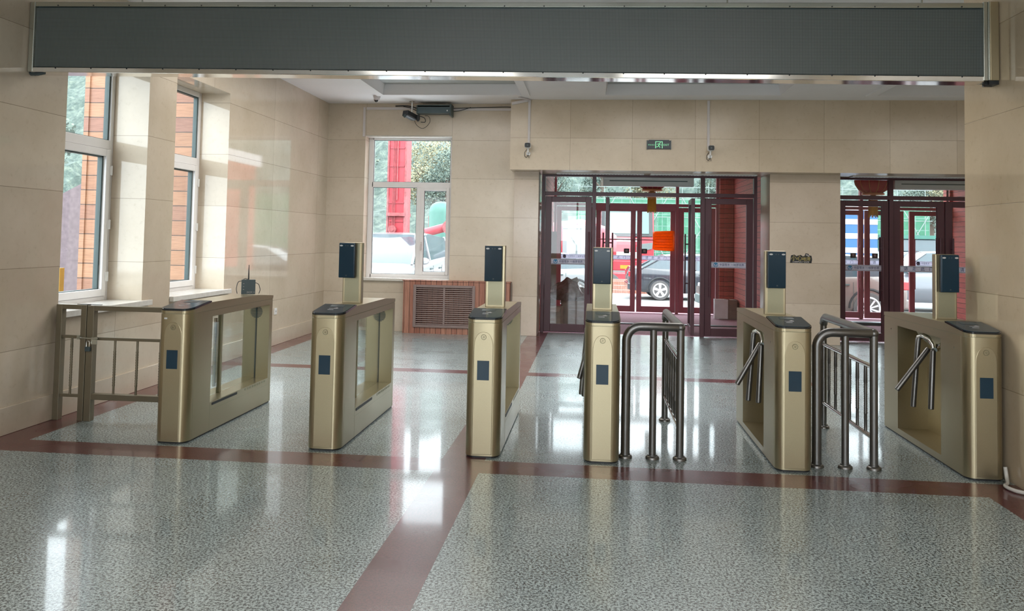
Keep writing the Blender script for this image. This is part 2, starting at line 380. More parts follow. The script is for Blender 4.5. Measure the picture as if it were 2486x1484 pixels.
# ================================================================== SETTING
ZC = 3.58          # ceiling height
XL, XR = -4.24, 2.66
YB = 12.70         # rear tiled wall
# floor: grey tiles with red bands, one mesh with two materials
xs = [-4.24, -3.97, -1.0, -.71, 2.37, 2.66, 8.0]; ys = [-8, 5.26, 5.555, 9.0, 9.22, 13.2]
def is_red(x, y):
    if x > 2.66: return False
    return x < -3.97 or -1.0 < x < -.71 or 2.37 < x < 2.66 or 5.26 < y < 5.555 or (9.0 < y < 9.22 and x < 2.4)
b = B()
for i in range(len(xs)-1):
    for j in range(len(ys)-1):
        b.mi = 1 if is_red((xs[i]+xs[i+1])/2, (ys[j]+ys[j+1])/2) and not (xs[i] >= 2.37 and ys[j] >= 5.5) else 0
        b.box(xs[i], xs[i+1], ys[j], ys[j+1], -.15, 0)
bmesh.ops.remove_doubles(b.bm, verts=b.bm.verts, dist=.0005)
struct('floor', b, [M['grey_granite'], M['red_granite']], label='polished grey speckled granite floor with red bands', cat='floor')
# left wall with two window openings
W1 = (6.20, 7.42); W2 = (7.93, 9.15); ZS, ZT = .82, 3.11
def wall_x(bb, x0, x1, y0, y1, ops, z1=ZC+.3):
    y = y0
    for (a, c, zs, zt) in ops:
        bb.box(x0, x1, y, a, 0, z1); bb.box(x0, x1, a, c, 0, zs); bb.box(x0, x1, a, c, zt, z1); y = c
    bb.box(x0, x1, y, y1, 0, z1)
b = B(); wall_x(b, -4.66, XL, -8.2, 13.1, [(-6.5, -4.6, ZS, ZT), (-3.4, -1.5, ZS, ZT), (W1[0], W1[1], ZS, ZT), (W2[0], W2[1], ZS, ZT)])
struct('wall_left', b, M['stone_y'], label='beige marble tiled wall on the left with two deep windows', cat='wall')
b = B(); b.box(XL, XL+.018, -8, W1[0]-.002, 0, .2); b.box(XL, XL+.018, W1[0]-.002, YB, 0, .2)
struct('baseboard_left', b, M['stone_y'], bevel=.003, label='pale stone baseboard along the left wall', cat='baseboard')
# back wall
WX0, WX1, WZ0, WZ1 = -3.63, -2.24, .82, 3.075
b = B(); b.box(XL, WX0, YB, 13.1, 0, ZC+.3); b.box(WX0, WX1, YB, 13.1, 0, WZ0); b.box(WX0, WX1, YB, 13.1, WZ1, ZC+.3); b.box(WX1, -1.24, YB, 13.1, 0, ZC+.3)
struct('wall_back', b, M['stone_x'], label='beige marble tiled back wall around the window', cat='wall')
b = B(); b.box(-1.24, -.86, 12.62, 13.3, 0, 2.52)
struct('trim_1', b, M['stone_c'], bevel=.003, label='beige stone pier on the left of the entrance doors', cat='pier')
b = B(); b.box(2.60, 3.62, 12.62, 13.3, 0, 2.52)
struct('trim_2', b, M['stone_c'], bevel=.003, label='wide beige stone pier between the two entrances', cat='pier')
b = B(); b.box(6.2, 8.0, 12.62, 13.3, 0, 2.52)
struct('trim_3', b, M['stone_c'], label='beige stone pier on the right of the second entrance', cat='pier')
b = B(); b.box(-1.28, 8.0, 12.30, 13.3, 2.52, ZC+.3)
struct('wall_header', b, M['stone_h'], label='beige marble header above the entrance doors', cat='wall')
# soffit slot diffusers
def soffit_slot(x0, x1, lab, i):
    b = B(); b.box(x0, x1, 12.78, 12.98, 2.505, 2.519)
    o = struct('trim_%d' % i, b, M['white'], bevel=.003, label=lab, cat='air slot')
    b = B(); n = int((x1-x0)/.05)
    for q in range(n): b.box(x0+.06+q*.05*.96, x0+.092+q*.05*.96, 12.85, 12.90, 2.5035, 2.506)
    obj('slot', b, M['black'], o)
soffit_slot(-.6, .75, 'left white slot diffuser under the header', 4); soffit_slot(.85, 2.45, 'middle white slot diffuser under the header', 5); soffit_slot(3.85, 5.7, 'right white slot diffuser under the header', 6)
# right wall (near), side room and hall behind the camera
b = B(); b.box(XR, 3.3, -8.2, 6.24, 0, ZC+.3)
struct('wall_right', b, M['stone_r'], label='near beige marble wall on the right', cat='wall')
b = B(); b.box(8.0, 8.3, 6, 13.3, 0, ZC+.3); b.box(3.3, 8.3, 5.7, 6.0, 0, ZC+.3)
struct('wall_side', b, M['stone_y'], label='tiled wall of the side bay', cat='wall')
b = B()
b.box(-4.66, -3.6, -8.2, -7.9, 0, ZC+.3); b.box(-3.6, 2.2, -8.2, -7.9, 0, .8); b.box(-3.6, 2.2, -8.2, -7.9, 3.2, ZC+.3); b.box(2.2, 3.3, -8.2, -7.9, 0, ZC+.3)
struct('wall_rear', b, M['stone_x'], label='hall wall behind the viewer', cat='wall')
b = B()
for x in (-3.6, -2.2, -.75, .7, 2.13): b.box(x, x+.07, -8.1, -8.0, .8, 3.2)
b.box(-3.6, 2.2, -8.1, -8.0, .8, .87); b.box(-3.6, 2.2, -8.1, -8.0, 3.13, 3.2)
struct('window_4', b, M['pvc'], label='added unseen window behind the viewer that lets sky light in', cat='window')  # unseen window added so sky light fills the hall from behind
# ceiling with coffers
cof = [(-3.12, -1.08, 8.6, 11.78), (.13, 2.56, 8.6, 11.78), (3.87, 6.3, 8.6, 11.78), (-3.12, -1.08, -.6, 6.9), (.13, 2.2, -.6, 6.9), (-3.12, -1.08, -6.5, -2.4), (.13, 2.2, -6.5, -2.4)]
b = B()
cx = sorted({-4.66, 8.3}|{c[0] for c in cof}|{c[1] for c in cof}); cy = sorted({-8.2, 13.3}|{c[2] for c in cof}|{c[3] for c in cof})
for i in range(len(cx)-1):
    for j in range(len(cy)-1):
        mx, my = (cx[i]+cx[i+1])/2, (cy[j]+cy[j+1])/2
        if any(c[0] < mx < c[1] and c[2] < my < c[3] for c in cof): continue
        b.box(cx[i], cx[i+1], cy[j], cy[j+1], ZC, ZC+.3)
bmesh.ops.remove_doubles(b.bm, verts=b.bm.verts, dist=.0005)
b.mi = 1
for (x0, x1, y0, y1) in cof: b.box(x0-.001, x1+.001, y0-.001, y1+.001, ZC+.135, ZC+.3)
struct('ceiling', b, [M['ceil'], M['coffer']], label='white ceiling with recessed coffers', cat='ceiling')
names = ['left coffer trim by the back wall', 'middle coffer trim by the back wall', 'right coffer trim by the back wall', 'left coffer trim above the display', 'right coffer trim above the display', 'rear left coffer trim', 'rear right coffer trim']
for q, (x0, x1, y0, y1) in enumerate(cof):
    b = B(); t = .12; z0, z1 = ZC-.022, ZC-.0005
    for (a, c, d, e) in ((x0-t, x1+t, y0-t, y0), (x0-t, x1+t, y1, y1+t), (x0-t, x0, y0, y1), (x1, x1+t, y0, y1)): b.box(a, c, d, e, z0, z1)
    # inner sides of the coffer
    s = .03
    for P in (([(x0, y0, ZC-.01), (x1, y0, ZC-.01), (x1-s, y0+s, ZC+.134), (x0+s, y0+s, ZC+.134)]), ([(x0, y1, ZC-.01), (x1, y1, ZC-.01), (x1-s, y1-s, ZC+.134), (x0+s, y1-s, ZC+.134)]),
              ([(x0, y0, ZC-.01), (x0, y1, ZC-.01), (x0+s, y1-s, ZC+.134), (x0+s, y0+s, ZC+.134)]), ([(x1, y0, ZC-.01), (x1, y1, ZC-.01), (x1-s, y1-s, ZC+.134), (x1-s, y0+s, ZC+.134)])):
        vs = [b.bm.verts.new(p) for p in P]; b.bm.faces.new(vs)
    struct('trim_%d' % (10+q), b, M['ceil'], label=names[q], cat='ceiling trim')

# ------------------------------------------------------------------ windows
def window_left(idx, y0, y1, lab):
    """white casement in the left wall: fixed light above, side-hung sash below"""
    x0, x1 = -4.655, -4.585; f = .055; zt = 2.26
    b = B(); b.box(x0, x1, y0, y0+f, ZS, ZT); b.box(x0, x1, y1-f, y1, ZS, ZT); b.box(x0, x1, y0+f, y1-f, ZS, ZS+f); b.box(x0, x1, y0+f, y1-f, ZT-f, ZT); b.box(x0, x1, y0+f, y1-f, zt, zt+.085)
    w = struct('window_%d' % idx, b, M['pvc'], bevel=.004, label=lab, cat='window')
    a0, a1 = y0+f, y1-f
    b = B(); g = .07; xx = x1+.018
    b.box(x0+.01, xx, a0+.004, a0+g, ZS+f+.004, zt-.004); b.box(x0+.01, xx, a1-g, a1-.004, ZS+f+.004, zt-.004); b.box(x0+.01, xx, a0+g, a1-g, ZS+f+.004, ZS+f+g); b.box(x0+.01, xx, a0+g, a1-g, zt-g, zt-.004)
    sash = obj('sash', b, M['pvc'], w, bevel=.006)
    b = B(); b.box(-4.625, -4.619, a0+g, a1-g, ZS+f+g, zt-g); obj('pane', b, M['glass'], sash)
    b = B(); b.box(-4.625, -4.619, a0, a1, zt+.085, ZT-f); obj('pane', b, M['glass'], w)
    b = B(); e = .022
    for (p0, p1, q0, q1) in ((a0+g, a1-g, ZS+f+g, zt-g), (a0, a1, zt+.085, ZT-f)):
        b.box(-4.645, -4.60, p0, p0+.006, q0, q1); b.box(-4.645, -4.60, p1-e, p1, q0, q1); b.box(-4.645, -4.60, p0, p1, q0, q0+.006); b.box(-4.645, -4.60, p0, p1, q1-.012, q1)
    obj('gasket', b, M['gasket'], w)
    b = B()
    b.box(xx, xx+.012, a0+.022, a0+.05, 1.50, 1.64); b.tube([(xx+.012, a0+.036, 1.60), (xx+.05, a0+.045, 1.60), (xx+.06, a0+.09, 1.57), (xx+.055, a0+.115, 1.46)], .010, 8)
    obj('window_handle', b, M['offwhite'], w, smooth=True)
    for z in (1.06, 1.55, 2.06): b = B(); b.tube([(xx+.006, y1-f+.004, z-.045), (xx+.006, y1-f+.004, z+.045)], .010, 8); b.box(xx-.004, xx+.008, y1-f-.02, y1-f+.02, z-.04, z+.04); obj('hinge', b, M['white'], w)
    b = B(); b.box(-4.60, XL+.05, y0-.0 if idx > 1 else y0+.002, y1-.0, ZS-.02, ZS+.012) if False else b.box(-4.583, XL+.001, y0+.002, y1-.002, ZS+.001, ZS+.02)
    b.box(XL+.001, XL+.045, y0+.002, y1+.12, ZS-.03, ZS+.02)
    tag(obj('window_sill', b, M['sillstone'], None, bevel=.004), 'pale stone sill under the %s left window' % ('nearer' if idx == 1 else 'farther'), 'window sill', kind='structure')
window_left(1, W1[0], W1[1], 'nearer tall white window in the left wall'); window_left(2, W2[0], W2[1], 'farther tall white window in the left wall')
# back window
y0, y1 = 12.93, 13.0
b = B(); f = .06; zt = 2.265
b.box(WX0, WX0+f+.02, y0, y1, WZ0, WZ1); b.box(WX1-f, WX1, y0, y1, WZ0, WZ1); b.box(WX0+f, WX1-f, y0, y1, WZ0, WZ0+f); b.box(WX0+f, WX1-f, y0, y1, WZ1-.05, WZ1); b.box(WX0+f, WX1-f, y0, y1, zt, zt+.085); b.box(-2.835, -2.765, y0, y1, WZ0+f, zt)
w3 = struct('window_3', b, M['pvc'], bevel=.004, label='white three light window in the back wall', cat='window')
b = B(); b.box(-2.765, -2.712, y0-.018, y1-.01, .88, zt); b.box(WX1-f-.05, WX1-f, y0-.018, y1-.01, .88, zt); b.box(-2.712, WX1-f-.05, y0-.018, y1-.01, .88, .93); b.box(-2.712, WX1-f-.05, y0-.018, y1-.01, zt-.05, zt)
sash = obj('sash', b, M['pvc'], w3, bevel=.005); b = B(); b.box(-2.712, WX1-f-.05, 12.965, 12.971, .93, zt-.05); obj('pane', b, M['glass'], sash)
b = B(); b.box(WX0+f+.02, -2.835, 12.965, 12.971, WZ0+f, zt); obj('pane', b, M['glass'], w3)
b = B(); b.box(WX0+f+.02, WX1-f, 12.965, 12.971, zt+.085, WZ1-.05); obj('pane', b, M['glass'], w3)
b = B(); b.box(-2.75, -2.725, 12.90, 12.912, 1.27, 1.40); b.tube([(-2.737, 12.9, 1.37), (-2.737, 12.87, 1.37), (-2.737, 12.865, 1.26)], .009, 8); obj('window_handle', b, M['offwhite'], w3, smooth=True)
b = B()
for (a, c, d, e) in ((WX0+f+.02, -2.835, WZ0+f, zt), (WX0+f+.02, WX1-f, zt+.085, WZ1-.05), (-2.712, WX1-f-.05, .93, zt-.05)):
    b.box(a, c, 12.94, 12.964, e-.008, e); b.box(a, c, 12.94, 12.964, d, d+.006); b.box(a, a+.006, 12.94, 12.964, d, e); b.box(c-.006, c, 12.94, 12.964, d, e)
obj('gasket', b, M['gasket'], w3)
b = B(); b.box(WX0-.02, WX1, YB-.05, 12.93, WZ0-.035, WZ0+.005)
tag(obj('window_sill', b, M['sillstone'], None, bevel=.004), 'pale stone sill under the back window', 'window sill', kind='structure')
b = B(); b.box(WX0+.0, WX1, YB+.02, 12.93, WZ1-.02, WZ1-.001)
struct('trim_7', b, M['sillstone'], label='pale lining strip at the head of the back window', cat='trim')

# ------------------------------------------------------------------ entrance door screens
def strip(parent, x0, x1, y, z, txt, logo, h=.092):
    """white film band with its printed text"""
    b = B(); b.box(x0, x1, y-.004, y-.001, z-h/2, z+h/2); s = obj('door_film', b, M['strip'], parent)
    b = B(); b.box(x0, x1, y-.0055, y-.0042, z-h/2+.008, z-h/2+.013); b.box(x0, x1, y-.0055, y-.0042, z+h/2-.013, z+h/2-.008); obj('film_line', b, M['gasket'], s)
    if logo:
        b = B(); b.lathe([(.036, -.0060), (.036, -.0043)], (x0+.07, y, z), 1, 24); obj('round_logo', b, M['logoblue'], s)
        b = B(); b.lathe([(.029, -.0068), (.029, -.0061)], (x0+.07, y, z), 1, 24); obj('logo_disc', b, M['strip'], s)
        b = B(); pts = [(-.028, .0)]+[(-.028+.056*t/10, .003+.010*math.sin(t*.9)) for t in range(11)]+[(.024, .018), (.012, .026), (-.012, .026), (-.024, .016)]
        b.prism([(p[0]+x0+.07, p[1]+z) for p in pts], 1, y-.0076, y-.0069); b.box(x0+.045, x0+.095, y-.0076, y-.0069, z-.016, z-.009); obj('logo_wave', b, M['logoblue'], s)
        text_mesh('film_text', txt, .043, M['inkblue'], s, (x0+.125, y-.0055, z), align='LEFT', sx=.95)
    else:
        text_mesh('film_text', txt, .062, M['inkblue'], s, ((x0+x1)/2, y-.0055, z))
def pull(parent, x, y, z0, z1, m, side=-1):
    b = B(); b.tube([(x, y+side*.05, z0), (x, y+side*.05, z1)], .014, 12)
    for z in (z0+.17, z1-.17): b.tube([(x, y, z), (x, y+side*.05, z)], .011, 8)
    return obj('pull_handle', b, m, parent, smooth=True)
def screen(xa, y, m, first, doorlabel, inner, lz=2.52, n0=1, right_open=False):
    """frame with transom lights and four bays; bays: side door, two middle leaves, side door"""
    X = [xa, xa+.80, xa+2.50, xa+3.36]     # mullion lines (left jamb, mullion, mullion, right jamb)
    d = .05; b = B()
    b.box(X[0], X[0]+.05, y-d, y+d, 0, lz); b.box(X[3]-.05, X[3], y-d, y+d, 0, lz)
    b.box(X[1]+.0, X[1]+.06, y-d, y+d, 0, lz); b.box(X[2]-.0, X[2]+.06, y-d, y+d, 0, lz)
    for (p, q) in ((X[0]+.05, X[1]), (X[1]+.06, X[2]), (X[2]+.06, X[3]-.05)):
        b.box(p, q, y-d, y+d, 2.185, 2.245); b.box(p, q, y-d, y+d, lz-.03, lz)
    fr = struct('door_%d' % first, b, m, bevel=.003, label=doorlabel, cat='door frame')
    for (p, q) in ((X[0]+.05, X[1]), (X[1]+.06, X[2]), (X[2]+.06, X[3]-.05)):
        b = B(); b.box(p, q, y-.003, y+.003, 2.245, lz-.03); obj('transom_pane', b, M['glass'], fr)
    return X, fr
def leaf(x0, x1, y, m, name='door_leaf', top=2.17, st=.10, bot=.12, rail=.09, hx=None, parent=None, film=None, loc=(0, 0, 0), rz=0, film_x=None):
    """glazed leaf built around its own origin (x0..x1 in local x, y = local plane)"""
    b = B(); t = .028
    b.box(x0, x0+st, y-t, y+t, .02, top); b.box(x1-st, x1, y-t, y+t, .02, top); b.box(x0+st, x1-st, y-t, y+t, .02, .02+bot); b.box(x0+st, x1-st, y-t, y+t, top-rail, top)
    o = obj(name, b, m, parent, loc=loc, bevel=.004); o.rotation_euler = (0, 0, rz)
    b = B(); b.box(x0+st, x1-st, y-.004, y+.004, .02+bot, top-rail); obj('pane', b, M['glass'], o)
    if hx is not None:
        pull(o, hx, y-t, .62, 1.61, m, -1); pull(o, hx, y+t, .62, 1.61, m, 1)
    if film: strip(o, x0+st+.002, x1-st-.002, y-.005, 1.13, film, film.startswith('中'))
    return o
T1, T2 = '中国雪乡 一地罗世界', '请\u3000走\u3000此\u3000门'
def door_thing(idx, x0, x1, y, m, lab, hx, film, top=2.17, loc=None, rz=0):
    o = leaf(x0, x1, y, m, 'door_%d' % idx, top, hx=hx, film=film, loc=loc or (0, 0, 0), rz=rz)
    return tag(o, lab, 'door', kind='structure')
# --- entrance 1, inner screen (y = 13.2)
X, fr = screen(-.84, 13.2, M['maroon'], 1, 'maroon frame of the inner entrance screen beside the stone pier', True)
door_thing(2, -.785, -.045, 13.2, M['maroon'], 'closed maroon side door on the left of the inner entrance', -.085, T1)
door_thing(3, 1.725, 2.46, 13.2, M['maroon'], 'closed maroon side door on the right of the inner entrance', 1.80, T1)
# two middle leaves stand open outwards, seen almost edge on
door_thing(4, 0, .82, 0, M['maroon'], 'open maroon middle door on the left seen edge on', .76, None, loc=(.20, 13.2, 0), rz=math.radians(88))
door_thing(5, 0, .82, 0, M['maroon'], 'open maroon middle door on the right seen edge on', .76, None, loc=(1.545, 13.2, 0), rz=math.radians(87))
# --- entrance 1, outer screen (y = 17.2)
X, fr = screen(-.84, 17.2, M['maroon_hazed'], 6, 'haze-lightened maroon frame of the outer entrance screen', False, lz=2.95)
b = B(); b.box(-.035, 1.655, 17.14, 17.25, 2.10, 2.185); obj('door_head', b, M['maroon_hazed'], fr)
door_thing(7, -.785, -.045, 17.2, M['maroon_hazed'], 'haze-lightened maroon outer side door on the left behind the boxes', -.085, T1, top=2.17)
door_thing(8, .03, .845, 17.2, M['maroon_hazed'], 'haze-lightened maroon outer middle door, left leaf, crossed by the shovel handle', .79, T2, top=2.17)
door_thing(9, .875, 1.655, 17.2, M['maroon_hazed'], 'haze-lightened maroon outer middle door, right leaf, behind the shovel blade', .93, T2, top=2.17)
door_thing(10, 1.725, 2.46, 17.2, M['maroon_hazed'], 'haze-lightened maroon outer side door on the right', 1.80, T1, top=2.17)
# --- entrance 2, inner (y = 13.2) and outer (y = 17.2)
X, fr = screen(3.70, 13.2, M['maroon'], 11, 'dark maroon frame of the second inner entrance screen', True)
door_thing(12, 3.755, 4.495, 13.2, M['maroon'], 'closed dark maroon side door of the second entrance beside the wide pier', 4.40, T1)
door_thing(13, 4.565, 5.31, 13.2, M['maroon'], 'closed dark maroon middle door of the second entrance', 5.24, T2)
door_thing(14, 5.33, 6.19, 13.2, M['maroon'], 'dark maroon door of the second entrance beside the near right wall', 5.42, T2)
X, fr = screen(4.50, 17.2, M['maroon_hazed'], 15, 'haze-lightened maroon frame of the second outer entrance screen', False, lz=2.95)
door_thing(16, 4.56, 5.375, 17.2, M['maroon_hazed'], 'haze-lightened maroon second outer door, leaf on the left', 5.30, T2, top=2.17)
door_thing(17, 5.40, 6.15, 17.2, M['maroon_hazed'], 'haze-lightened maroon second outer door, leaf right of the gap', 5.47, T2, top=2.17)
door_thing(18, 6.26, 7.00, 17.2, M['maroon_hazed'], 'haze-lightened maroon second outer door, rightmost leaf', 6.34, T1, top=2.17)
# little black PUSH plates on the outer glass
for q, (x, lab) in enumerate(((.665, 'small black push plate on the outer door beside the shovel pole'), (1.03, 'small black push plate on the outer door left of the shovel blade'), (5.18, 'small black push plate on the left leaf of the second outer entrance'), (5.60, 'small black push plate on the right leaf of the second outer entrance'))):
    b = B(); b.box(x-.055, x+.055, 17.188, 17.194, 1.215, 1.315)
    o = tag(obj('push_plate', b, M['black']), lab, 'sign', 'black push plates'); text_mesh('plate_text', '推', .06, M['offwhite'], o, (x, 17.186, 1.265))
# vestibule shell
b = B(); b.box(-1.1, 8.2, 13.3, 17.6, -.15, -.004); struct('floor_vestibule', b, M['carpet'], label='dusty maroon carpet between the two door screens', cat='floor')
b = B(); b.box(-.80, 2.7, 14.86, 14.98, -.003, .012); struct('trim_20', b, M['black'], label='thin black strip across the vestibule carpet', cat='trim')  # thin black strip laid across the carpet
b = B(); b.box(3.9, 7.1, 15.9, 16.1, -.003, .05); struct('trim_21', b, M['darkgrey'], label='dark steel threshold on the floor of the second vestibule', cat='trim')
b = B(); b.box(-1.1, 8.2, 13.3, 17.6, 2.95, 3.2); struct('ceiling_vestibule', b, M['ceil'], label='white vestibule ceiling', cat='ceiling')
b = B(); b.box(-1.1, -.86, 13.3, 17.3, 0, 2.95); struct('wall_vestibule_left', b, M['woodred'], label='red plank wall on the left of the vestibule', cat='wall')
b = B(); b.box(2.80, 3.0, 13.3, 17.2, 0, 2.95); b.box(2.53, 3.0, 17.05, 17.35, 0, 2.95); b.box(2.62, 2.68, 17.0, 17.05, 0, 2.95)
struct('wall_vestibule_right', b, M['woodred'], label='red plank wall on the right of the vestibule', cat='wall')
b = B(); b.box(3.45, 3.6, 13.3, 17.2, 0, 2.95); b.box(3.0, 4.5, 17.05, 17.35, 0, 2.95)
struct('wall_vestibule_middle', b, M['woodred'], label='red plank wall between the two vestibules', cat='wall')
b = B(); b.box(7.05, 7.3, 13.3, 17.4, .0, 2.95); b.box(7.0, 8.2, 17.1, 17.4, 0, 2.95)
struct('wall_vestibule_end', b, M['woodred'], label='red plank wall behind the rightmost reader', cat='wall')
# air curtains above the doors
def air_curtain(x0, x1, lab):
    t = empty('air_curtain', (0, 0, 0), 0, lab, 'air curtain', 'air curtains above the doors')
    b = B(); b.prism([(13.27, 2.36), (13.27, 2.56), (13.50, 2.56), (13.50, 2.42), (13.44, 2.36)], 0, x0, x1); obj('housing', b, M['offwhite'], t, bevel=.008)
    b = B(); b.box(x0+.1, x1-.1, 13.264, 13.27, 2.43, 2.445); obj('air_slot', b, M['gasket'], t)
    for q in range(6): b = B(); b.lathe([(.010, 13.262), (.010, 13.27)], (x0+.12+q*(x1-x0-.24)/5, 0, 2.50), 1, 10); obj('screw', b, M['gasket'], t)
air_curtain(.13, 1.56, 'white air curtain above the middle doors of the first entrance'); air_curtain(4.62, 5.95, 'white air curtain above the second entrance')

# ------------------------------------------------------------------ led display
T = empty('led_display', (0, 5.72, 0), 0, 'long dark led text display hung across the hall in a metal frame', 'display')
lx0, lx1 = -4.215, 2.565
def sheared(bb, dz):  # the right end hangs slightly lower
    for v in bb.bm.verts: v.co.z += (v.co.x-lx0)/(lx1-lx0)*dz
    return bb
dz = -.075
b = B(); b.box(lx0, lx1, .03, .14, 2.70, 3.17); obj('casing', sheared(b, dz), M['darkgrey'], T)
b = B(); b.box(lx0+.02, lx1-.005, .018, .03, 2.712, 3.158); obj('led_panel', sheared(b, dz), M['led'], T)
b = B(); b.box(lx0, lx1, .0, .145, 3.165, 3.20); obj('top_rail', sheared(b, dz), M['silverframe'], T, bevel=.004)
b = B(); b.box(lx0, lx1, .0, .145, 2.668, 2.705); obj('bottom_rail', sheared(b, dz), M['chrome'], T, bevel=.004)
b = B(); b.box(lx0-.02, lx0+.02, -.005, .15, 2.67, 3.20); obj('left_end_cap', b, M['silverframe'], T, bevel=.004)
b = B(); b.box(lx1-.005, lx1+.022, -.008, .15, 2.60, 3.13); b.box(lx1+.022, lx1+.032, -.018, .15, 2.60, 3.13); obj('right_end_cap', b, M['silverframe'], T, bevel=.003)
b = B(); b.box(lx1+.034, XR-.003, -.012, .15, 2.60, 3.13); obj('gold_side_bracket', b, M['gold'], T, bevel=.004)
b = B(); b.box(lx1+.03, XR-.003, .0, .10, 2.575, 2.60); b.tube([(lx1+.01, .03, 2.585), (lx1+.06, .03, 2.58)], .016, 8); obj('right_clamp', b, M['black'], T)
b = B(); b.box(XL+.003, lx0-.02, .02, .09, 2.655, 2.69); b.tube([(XL+.01, .03, 2.66), (XL+.08, .02, 2.658), (XL+.13, .02, 2.662)], [.014, .014, .009], 8); obj('left_clamp', b, M['darkgrey'], T)
for q in range(24):
    x = lx0+.2+q*.28; zz = (x-lx0)/(lx1-lx0)*dz
    for z in (3.172, 2.700): b = B(); b.lathe([(.005, -.003), (.005, .0)], (x, 0, z+zz), 1, 8); obj('screw', b, M['black'], T)
for x in (-3.4, -1.2, .9, 2.2):
    b = B(); b.tube([(x, .08, 3.19+dz), (x, .08, ZC-.001 if not any(c[0] < x < c[1] for c in cof[3:5]) else ZC+.134)], .006, 8); obj('hanging_rod', b, M['silverframe'], T)

# ------------------------------------------------------------------ gate machines
Y0 = 5.62; HW = .119; LEN = 1.53
def plan(w=HW, y0=0.0, rx=.056, ry=.075, L=LEN, n=8, inset=0):
    pts = []
    w -= inset; y0 += inset
    for q in range(n+1):
        a = PI/2*q/n; pts.append((-w+rx*(1-math.sin(a)) if False else -(w-rx)-rx*math.cos(a), y0+ry-ry*math.sin(a)))
    for q in range(n+1):
        a = PI/2*(1-q/n); pts.append(((w-rx)+rx*math.cos(a), y0+ry-ry*math.sin(a)))
    pts += [(w, L-inset), (-w, L-inset)]
    return pts
def top_z(y):
    P = [(0, .932), (.345, .972), (1.20, .968), (LEN, .943)]
    for (a, za), (c, zc) in zip(P, P[1:]):
        if y <= c: return za+(zc-za)*(y-a)/(c-a)
    return P[-1][1]
def machine(kind, reader, label, ctip=-.30):
    T = empty('turnstile' if kind == 'tripod' else 'swing_gate', (0, 0, 0), 0, label, 'turnstile' if kind == 'tripod' else 'gate', 'tripod turnstiles in the row' if kind == 'tripod' else 'glass wing gates in the row')
    o0, o1, zb, zt = (.36, 1.455, .222, .864) if kind == 'wing' else (.405, 1.22, .056, .857)
    b = B(); P = plan(L=o0); b.prism(P, 2, .012, .910)
    b.box(-HW, HW, o1, LEN-.01, .012, .910)
    if kind == 'wing':
        b.box(-HW, HW, o0, o1, .012, zb); b.box(-HW, HW, o0, o1, zt, .910)
    else:
        b.box(-HW, HW, o0, o1, .012, zb); b.box(-HW, HW, o0, o1, zt, .910); b.box(HW-.012, HW, o0, o1, zb, zt)
    body = obj('body', b, M['gold'], T, smooth=True)
    b = B(); b.prism(plan(inset=.006, L=LEN-.01), 2, 0, .012); obj('plinth', b, M['black'], T)
    # thin seam shadow gap, then the lid with its sloping top
    b = B(); b.prism(plan(inset=.004, L=LEN-.01), 2, .9095, .9145); obj('seam', b, M['gold_in'], T)
    b = B(); ys = [0]+[.075*(1-math.cos(PI/2*q/6)) for q in range(1, 7)]
    Pn = plan()
    lo = [b.bm.verts.new((x, y, .9145)) for x, y in Pn]
    # split sides at the knees so the top follows the profile
    n = 9
    left = [Pn[q] for q in range(n)]; right = [Pn[2*n-1-q] for q in range(n)]   # pairs at equal y, from widest to nose
    st = [(left[q], right[q]) for q in range(n)][::-1]+[((-HW, .345), (HW, .345)), ((-HW, 1.20), (HW, 1.20)), ((-HW, LEN), (HW, LEN))]
    rows = [(b.bm.verts.new((l[0], l[1], top_z(l[1]))), b.bm.verts.new((r[0], r[1], top_z(r[1]))), b.bm.verts.new((l[0], l[1], .9145)), b.bm.verts.new((r[0], r[1], .9145))) for l, r in st]
    for v in lo: b.bm.verts.remove(v)
    for r0, r1 in zip(rows, rows[1:]):
        b._f([r0[0], r0[1], r1[1], r1[0]]); b._f([r0[2], r1[2], r1[3], r0[3]]); b._f([r0[0], r1[0], r1[2], r0[2]]); b._f([r0[1], r0[3], r1[3], r1[1]])
    b._f([rows[0][0], rows[0][2], rows[0][3], rows[0][1]]); b._f([rows[-1][0], rows[-1][1], rows[-1][3], rows[-1][2]])
    obj('lid', b, M['gold'], T)
    # black glass reader top following the slope
    def slab(inset, y1, h0, h1, mat, name, par):
        bb = B(); Pq = plan(inset=inset, L=y1+inset)
        lo_ = [bb.bm.verts.new((x, y, top_z(y)+h0)) for x, y in Pq]; hi = [bb.bm.verts.new((x, y, top_z(y)+h1)) for x, y in Pq]
        bb._f(lo_); bb._f(hi[::-1]); m_ = len(Pq)
        for q in range(m_): bb._f([lo_[q], lo_[(q+1) % m_], hi[(q+1) % m_], hi[q]])
        return obj(name, bb, mat, par)
    g = slab(-.001, .335, .001, .012, M['blackgloss'], 'reader_top', T)
    slab(.006, .325, .0125, .0145, M['navy'], 'glass_cover', g)
    b = B(); mt = Matrix.Translation((0, .14, top_z(.14)+.0152)) @ Matrix.Rotation(math.atan(.04/.345), 4, 'X')
    b.box(-.05, .05, .09, .15, -.0004, .0004, mt); obj('display_window', b, M['darkgrey'], g)
    b = B(); b.box(-.03, .012, -.02, -.012, -.0004, .0006, mt); obj('text_line', b, M['offwhite'], g)
    b = B(); b.box(-.032, .03, .02, .024, -.0004, .0006, mt); obj('text_line', b, M['offwhite'], g)
    b = B(); b.prism([(.0, .035), (.02, .052), (.034, .035)], 2, -.0004, .0006, mt); obj('hand_symbol', b, M['offwhite'], g)
